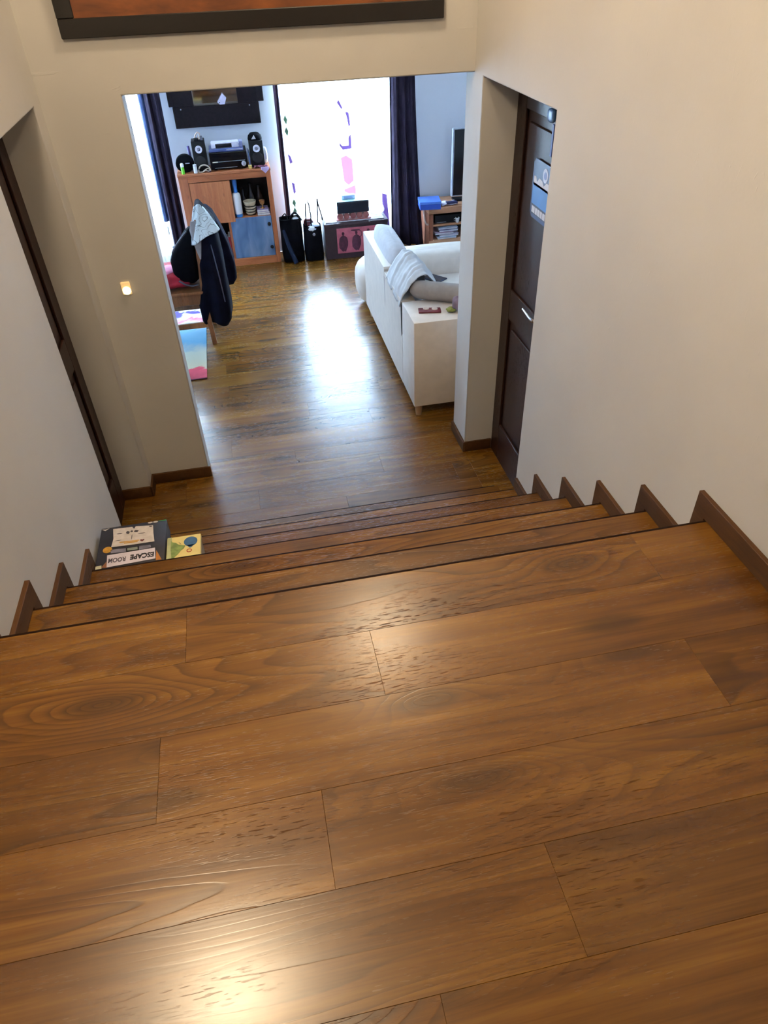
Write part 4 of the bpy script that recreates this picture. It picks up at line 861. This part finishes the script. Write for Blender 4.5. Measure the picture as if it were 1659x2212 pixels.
k.l(k.mix(k.smooth(ln, 0.86, 0.93), srgb(216, 226, 230), srgb(110, 120, 124)), k.b.inputs['Base Color']); k.b.inputs['Roughness'].default_value = 0.85
bpy.data.objects[[c.name for c in t.children if c.name.startswith('wrap')][0]].data.materials.append(k.m)
obj('tail', loft(N(), [rrect(x, y, hx, 0.006, z, 16, 2.4, 0.1, 3) for x, y, hx, z in ((-0.365, 5.520, 0.006, 0.70), (-0.366, 5.519, 0.018, 0.76), (-0.366, 5.516, 0.034, 0.85), (-0.362, 5.516, 0.042, 0.92), (-0.35, 5.52, 0.036, 0.98))]), plain('scarf_grey', (150, 146, 148), 0.85), t, 70, label='plain grey end of the scarf')

# ------------------------------------------------------------------ stair clutter: game box and yellow box
T4 = 3*RISE
GZ = 0.702
t = thing('game_box', 'dark board game box lying on the stairs against the left wall, title upside down', 'box', (-0.635, 2.25, T4))
M_GB = plain('game_box_dark', (34, 34, 46), 0.45, var=0.25, scale=16)
gx0, gx1, gy0, gy1 = -0.765, -0.502, 2.122, 2.378
obj('base', box(N(), gx0+0.003, gx1-0.003, gy0+0.003, gy1-0.003, T4+0.0005, GZ-0.075, 0.001, 1), plain('game_box_base', (42, 38, 40), 0.6), t)
lid = obj('lid', box(N(), gx0, gx1, gy0, gy1, GZ-0.0745, GZ, 0.002, 2), M_GB, t)
PARCH = plain('parchment', (196, 188, 184), 0.7, var=0.10, scale=45)
def pp(name, pts, mat, h=0.0008, parent=None): return obj(name, prism(N(), pts, h, 2, GZ+0.0001), mat, parent or lid, 0)
pp('printed_panel', [(-0.717, 2.364), (-0.640, 2.360), (-0.632, 2.345), (-0.626, 2.360), (-0.556, 2.351), (-0.552, 2.300), (-0.545, 2.246), (-0.63, 2.246), (-0.714, 2.250), (-0.710, 2.30)], PARCH)
pp('title_strip', [(-0.725, 2.203), (-0.541, 2.206), (-0.536, 2.141), (-0.720, 2.132)], plain('title_paper', (206, 198, 210), 0.7, var=0.06))
GOLD = plain('gold_print', (190, 140, 40), 0.5, var=0.2, scale=60)
pp('emblem', [(-0.727+0.018*math.cos(a), 2.236+0.019*math.sin(a)) for a in [2*PI*i/18 for i in range(18)]], GOLD)
pp('ticket', [(-0.655, 2.231), (-0.606, 2.231), (-0.604, 2.207), (-0.652, 2.210)], BLACK)
pp('ticket', [(-0.650, 2.228), (-0.610, 2.228), (-0.608, 2.211), (-0.648, 2.213)], plain('ticket_green', (120, 128, 118), 0.7), 0.0012)
GM = plain('grey_print', (92, 88, 98), 0.6, var=0.3)
pp('printed_band', [(-0.716, 2.234), (-0.656, 2.230), (-0.653, 2.208), (-0.712, 2.212)], plain('band_print', (110, 108, 124), 0.6, var=0.3))
pp('printed_band', [(-0.604, 2.231), (-0.560, 2.228), (-0.556, 2.212), (-0.603, 2.207)], plain('band_print', (110, 108, 124), 0.6, var=0.3))
pp('gold_line', [(-0.684, 2.274), (-0.606, 2.270), (-0.605, 2.265), (-0.683, 2.268)], GOLD, 0.0012)
pp('gold_line', [(-0.667, 2.265), (-0.612, 2.263), (-0.611, 2.257), (-0.665, 2.259)], GOLD, 0.0012)
pp('heart', [(-0.594, 2.256), (-0.603, 2.265), (-0.600, 2.271), (-0.594, 2.268), (-0.588, 2.271), (-0.585, 2.265)], plain('dark_red_print', (90, 24, 26), 0.6), 0.0012)
pp('eye', [(-0.764, 2.372), (-0.748, 2.359), (-0.732, 2.373), (-0.748, 2.368)], PARCH)
for x in (-0.568, -0.547): pp('eye', [(x+0.010*math.cos(a), 2.371+0.005*math.sin(a)) for a in [2*PI*i/12 for i in range(12)]], PARCH)
pp('green_mark', [(-0.535, 2.376), (-0.503, 2.377), (-0.504, 2.370), (-0.530, 2.372)], plain('green_print', (50, 130, 80), 0.6))
pp('orange_mark', [(-0.535, 2.190), (-0.512, 2.130), (-0.534, 2.130)], plain('orange_print', (170, 108, 40), 0.6))
pp('orange_mark', [(-0.742, 2.134), (-0.724, 2.167), (-0.720, 2.130)], plain('brown_print', (140, 92, 60), 0.6))
pp('pale_mark', [(-0.763, 2.146), (-0.741, 2.148), (-0.739, 2.130), (-0.762, 2.128)], plain('pale_green_print', (196, 196, 172), 0.7))
for x, y, a_, c_ in ((-0.655, 2.327, 0.008, 0.010), (-0.640, 2.331, 0.006, 0.006), (-0.622, 2.328, 0.010, 0.007), (-0.688, 2.327, 0.012, 0.003), (-0.565, 2.345, 0.007, 0.004), (-0.60, 2.31, 0.016, 0.002), (-0.69, 2.285, 0.013, 0.0015), (-0.637, 2.295, 0.0015, 0.018)):
    pp('glyph', [(x-a_, y+c_*0.4), (x-a_*0.2, y+c_), (x+a_, y+c_*0.3), (x+a_*0.5, y-c_), (x-a_*0.6, y-c_*0.7)], plain('ink', (52, 48, 58), 0.6), 0.0012)
def text(name, s_, size, loc, rot, mat, parent, width=1.0, extr=0.0006, bold=0.0):
    c = bpy.data.curves.new(name, 'FONT'); c.body = s_; c.size = size; c.extrude = extr; c.align_x = 'CENTER'; c.align_y = 'CENTER'; c.offset = bold
    c.resolution_u = 3
    tmp = bpy.data.objects.new(name, c); COL.objects.link(tmp)
    me = bpy.data.meshes.new_from_object(tmp.evaluated_get(bpy.context.evaluated_depsgraph_get()))
    bpy.data.objects.remove(tmp); me.materials.clear(); me.materials.append(mat)
    o = bpy.data.objects.new(name, me); COL.objects.link(o)
    o.parent = parent; o.location = Vector(loc)-ROOT.get(parent.name, Vector((0, 0, 0))); o.rotation_euler = rot; o.scale = (width, 1, 1)
    return o
INK = plain('title_ink', (30, 26, 36), 0.6)
text('title_text', 'ESCAPE', 0.038, (-0.588, 2.170, GZ+0.0012), (0, 0, PI-0.02), INK, lid, 0.72, bold=0.0014)
text('title_text', 'ROOM', 0.034, (-0.684, 2.168, GZ+0.0012), (0, 0, PI-0.02), plain('title_ink_grey', (88, 80, 92), 0.6), lid, 0.66, bold=0.0010)
t = thing('picture_box', 'small yellow box with a blue balloon picture, lying on the stairs beside the dark box', 'box', (-0.43, 2.2, T4))
YZ = 0.690
yl = plain('yellow_card', (222, 204, 132), 0.5, var=0.05)
obj('base', box(N(), -0.496, -0.366, 2.136, 2.264, T4+0.0005, YZ-0.02, 0.002, 1), plain('grey_card', (150, 142, 128), 0.5, var=0.1), t)
ly = obj('lid', box(N(), -0.498, -0.364, 2.133, 2.268, YZ-0.0195, YZ, 0.002, 1), yl, t)
def py(name, pts, mat, h=0.0008): return obj(name, prism(N(), pts, h, 2, YZ+0.0001), mat, ly, 0)
py('shade_strip', [(-0.497, 2.267), (-0.480, 2.267), (-0.470, 2.134), (-0.496, 2.134)], plain('sage', (168, 172, 128), 0.6), 0.0004)
py('hill', [(-0.482, 2.246), (-0.476, 2.236), (-0.463, 2.230), (-0.452, 2.217), (-0.425, 2.205), (-0.430, 2.190), (-0.442, 2.178), (-0.452, 2.160), (-0.470, 2.138), (-0.478, 2.138), (-0.482, 2.19)], plain('meadow_green', (122, 142, 74), 0.6, var=0.3, scale=50))
py('balloon', [(-0.404+0.027*math.cos(a), 2.227+(0.028 if math.sin(a) > 0 else 0.030)*math.sin(a)) for a in [2*PI*i/22 for i in range(22)]], plain('balloon_blue', (54, 96, 140), 0.5, var=0.15))
py('balloon_neck', [(-0.418, 2.205), (-0.390, 2.205), (-0.402, 2.188), (-0.408, 2.188)], plain('balloon_blue', (54, 96, 140), 0.5))
for i in range(14):
    a, c = 2*PI*i/14, 2*PI*(i+1)/14
    if i == 0: bb = N()
    prism(bb, [(-0.409+0.011*math.cos(a), 2.172+0.011*math.sin(a)), (-0.409+0.011*math.cos(c), 2.172+0.011*math.sin(c)), (-0.409+0.007*math.cos(c), 2.172+0.007*math.sin(c)), (-0.409+0.007*math.cos(a), 2.172+0.007*math.sin(a))], 0.0008, 2, YZ+0.0001)
obj('basket', bb, plain('basket_red', (170, 84, 50), 0.6), ly, 0)
py('bird', [(-0.452, 2.231), (-0.446, 2.226), (-0.441, 2.216), (-0.446, 2.222)], INK)

# ------------------------------------------------------------------ things on walls and door
t = thing('night_light', 'small square lit night light on the pier left of the opening', 'light', (-0.635, YW, 1.217))
obj('plate', box(N(), -0.658, -0.612, YW-0.012, YW, 1.184, 1.250, 0.006, 3), plain('switch_cream', (255, 214, 150), 0.5, var=0.04, emit=0.45), t)
gl = plain('lit_diffuser', (255, 244, 190), 0.4, var=0.02, emit=2.2)
obj('lit_window', lathe(N(), [(0.021, 0), (0.020, -0.006), (0.013, -0.009), (0.001, -0.010)], (-0.634, YW-0.012, 1.207), 1, 20), gl, t, 50)
t = thing('framed_picture', 'large orange painting in a wide black frame above the opening', 'picture', (0.19, YW, 2.265))
fx0, fx1, fz0, fz1, fw = -0.619, 1.0, 2.267, 3.06, 0.068
b = N()
for a in ((fx0, fx1, fz0, fz0+fw), (fx0, fx1, fz1-fw, fz1), (fx0, fx0+fw, fz0+fw, fz1-fw), (fx1-fw, fx1, fz0+fw, fz1-fw)): box(b, a[0], a[1], YW-0.026, YW-0.001, a[2], a[3], 0.003, 1)
obj('frame', b, plain('black_frame', (20, 15, 14), 0.4), t)
k = NT('orange_painting'); tc = k.n('ShaderNodeTexCoord').outputs['Object']
k.l(k.ramp(k.noise(k.vmul(tc, (1, 1, 3)), 3.0, 4, 0.6, 0.8), [(0.25, srgb(58, 28, 12)), (0.45, srgb(102, 54, 20)), (0.6, srgb(124, 68, 26)), (0.75, srgb(72, 38, 20))]), k.b.inputs['Base Color']); k.b.inputs['Roughness'].default_value = 0.5
obj('canvas', box(N(), fx0+fw-0.005, fx1-fw+0.005, YW-0.014, YW-0.002, fz0+fw-0.005, fz1-fw+0.005), k.m, t, 0)
# sign on the right door
DX = XR+0.176
t = thing('door_sign', 'blue hanging sign with a white wave and circle on the right door', 'sign', (DX, 3.13, 1.64))
xs = DX-0.008
def rr(y0, y1, z0, z1, r): return [(y0+r, z0), (y1-r, z0), (y1, z0+r), (y1, z1-r), (y1-r, z1), (y0+r, z1), (y0, z1-r), (y0, z0+r)]
bd = obj('board', prism(N(), rr(2.99, 3.245, 1.515, 1.765, 0.02), 0.004, 0, xs), plain('sign_navy', (30, 52, 104), 0.4), t, 0)
def sp(name, pts, c, h=0.0008, mname=None): return obj(name, prism(N(), pts, h, 0, xs-h-0.0001), plain(mname or 'sign_'+name, c, 0.4, var=0.04), bd, 0)
sp('blue_field', rr(3.0, 3.232, 1.575, 1.665, 0.004), (30, 110, 190))
sp('dark_band', rr(2.998, 3.228, 1.532, 1.573, 0.004), (14, 26, 60))
sp('wave', [(3.0, 1.655), (3.228, 1.655), (3.228, 1.692), (3.205, 1.694), (3.19, 1.672), (3.165, 1.695), (3.13, 1.690), (3.11, 1.672), (3.08, 1.694), (3.03, 1.69), (3.0, 1.70)], (190, 188, 198))
sp('circle', [(3.10+0.030*math.cos(a), 1.718+0.030*math.sin(a)) for a in [2*PI*i/20 for i in range(20)]], (190, 192, 214), 0.0012)
sp('circle_centre', [(3.10+0.016*math.cos(a), 1.718+0.016*math.sin(a)) for a in [2*PI*i/16 for i in range(16)]], (84, 92, 150), 0.0016)
for y0, y1 in ((3.185, 3.222), (3.155, 3.180), (3.125, 3.150), (3.095, 3.120), (3.06, 3.09)):
    sp('letter_block', [(y0, 1.538), (y1, 1.538), (y1, 1.566), (y0, 1.566)], (196, 194, 204), 0.0012)
t = thing('door_hook', 'pale blue hook and streak painted as daylight reflected on the right door top', 'hook', (DX, 3.09, 1.96))
HB = plain('hook_daylight_blue', (104, 150, 200), 0.3)
obj('cap', cushion(N(), DX-0.012, 3.095, 1.955, 0.011, 0.034, 0.026, e=3), HB, t, 60)  # pale blue colour carries the daylight reflected near the hook
obj('reflection_streak', box(N(), DX-0.006, DX-0.001, 3.072, 3.090, 1.80, 1.925, 0.002, 1), plain('painted_reflection_blue', (74, 92, 160), 0.5), t)  # thin box paints the streak of daylight reflected on the edge bevel
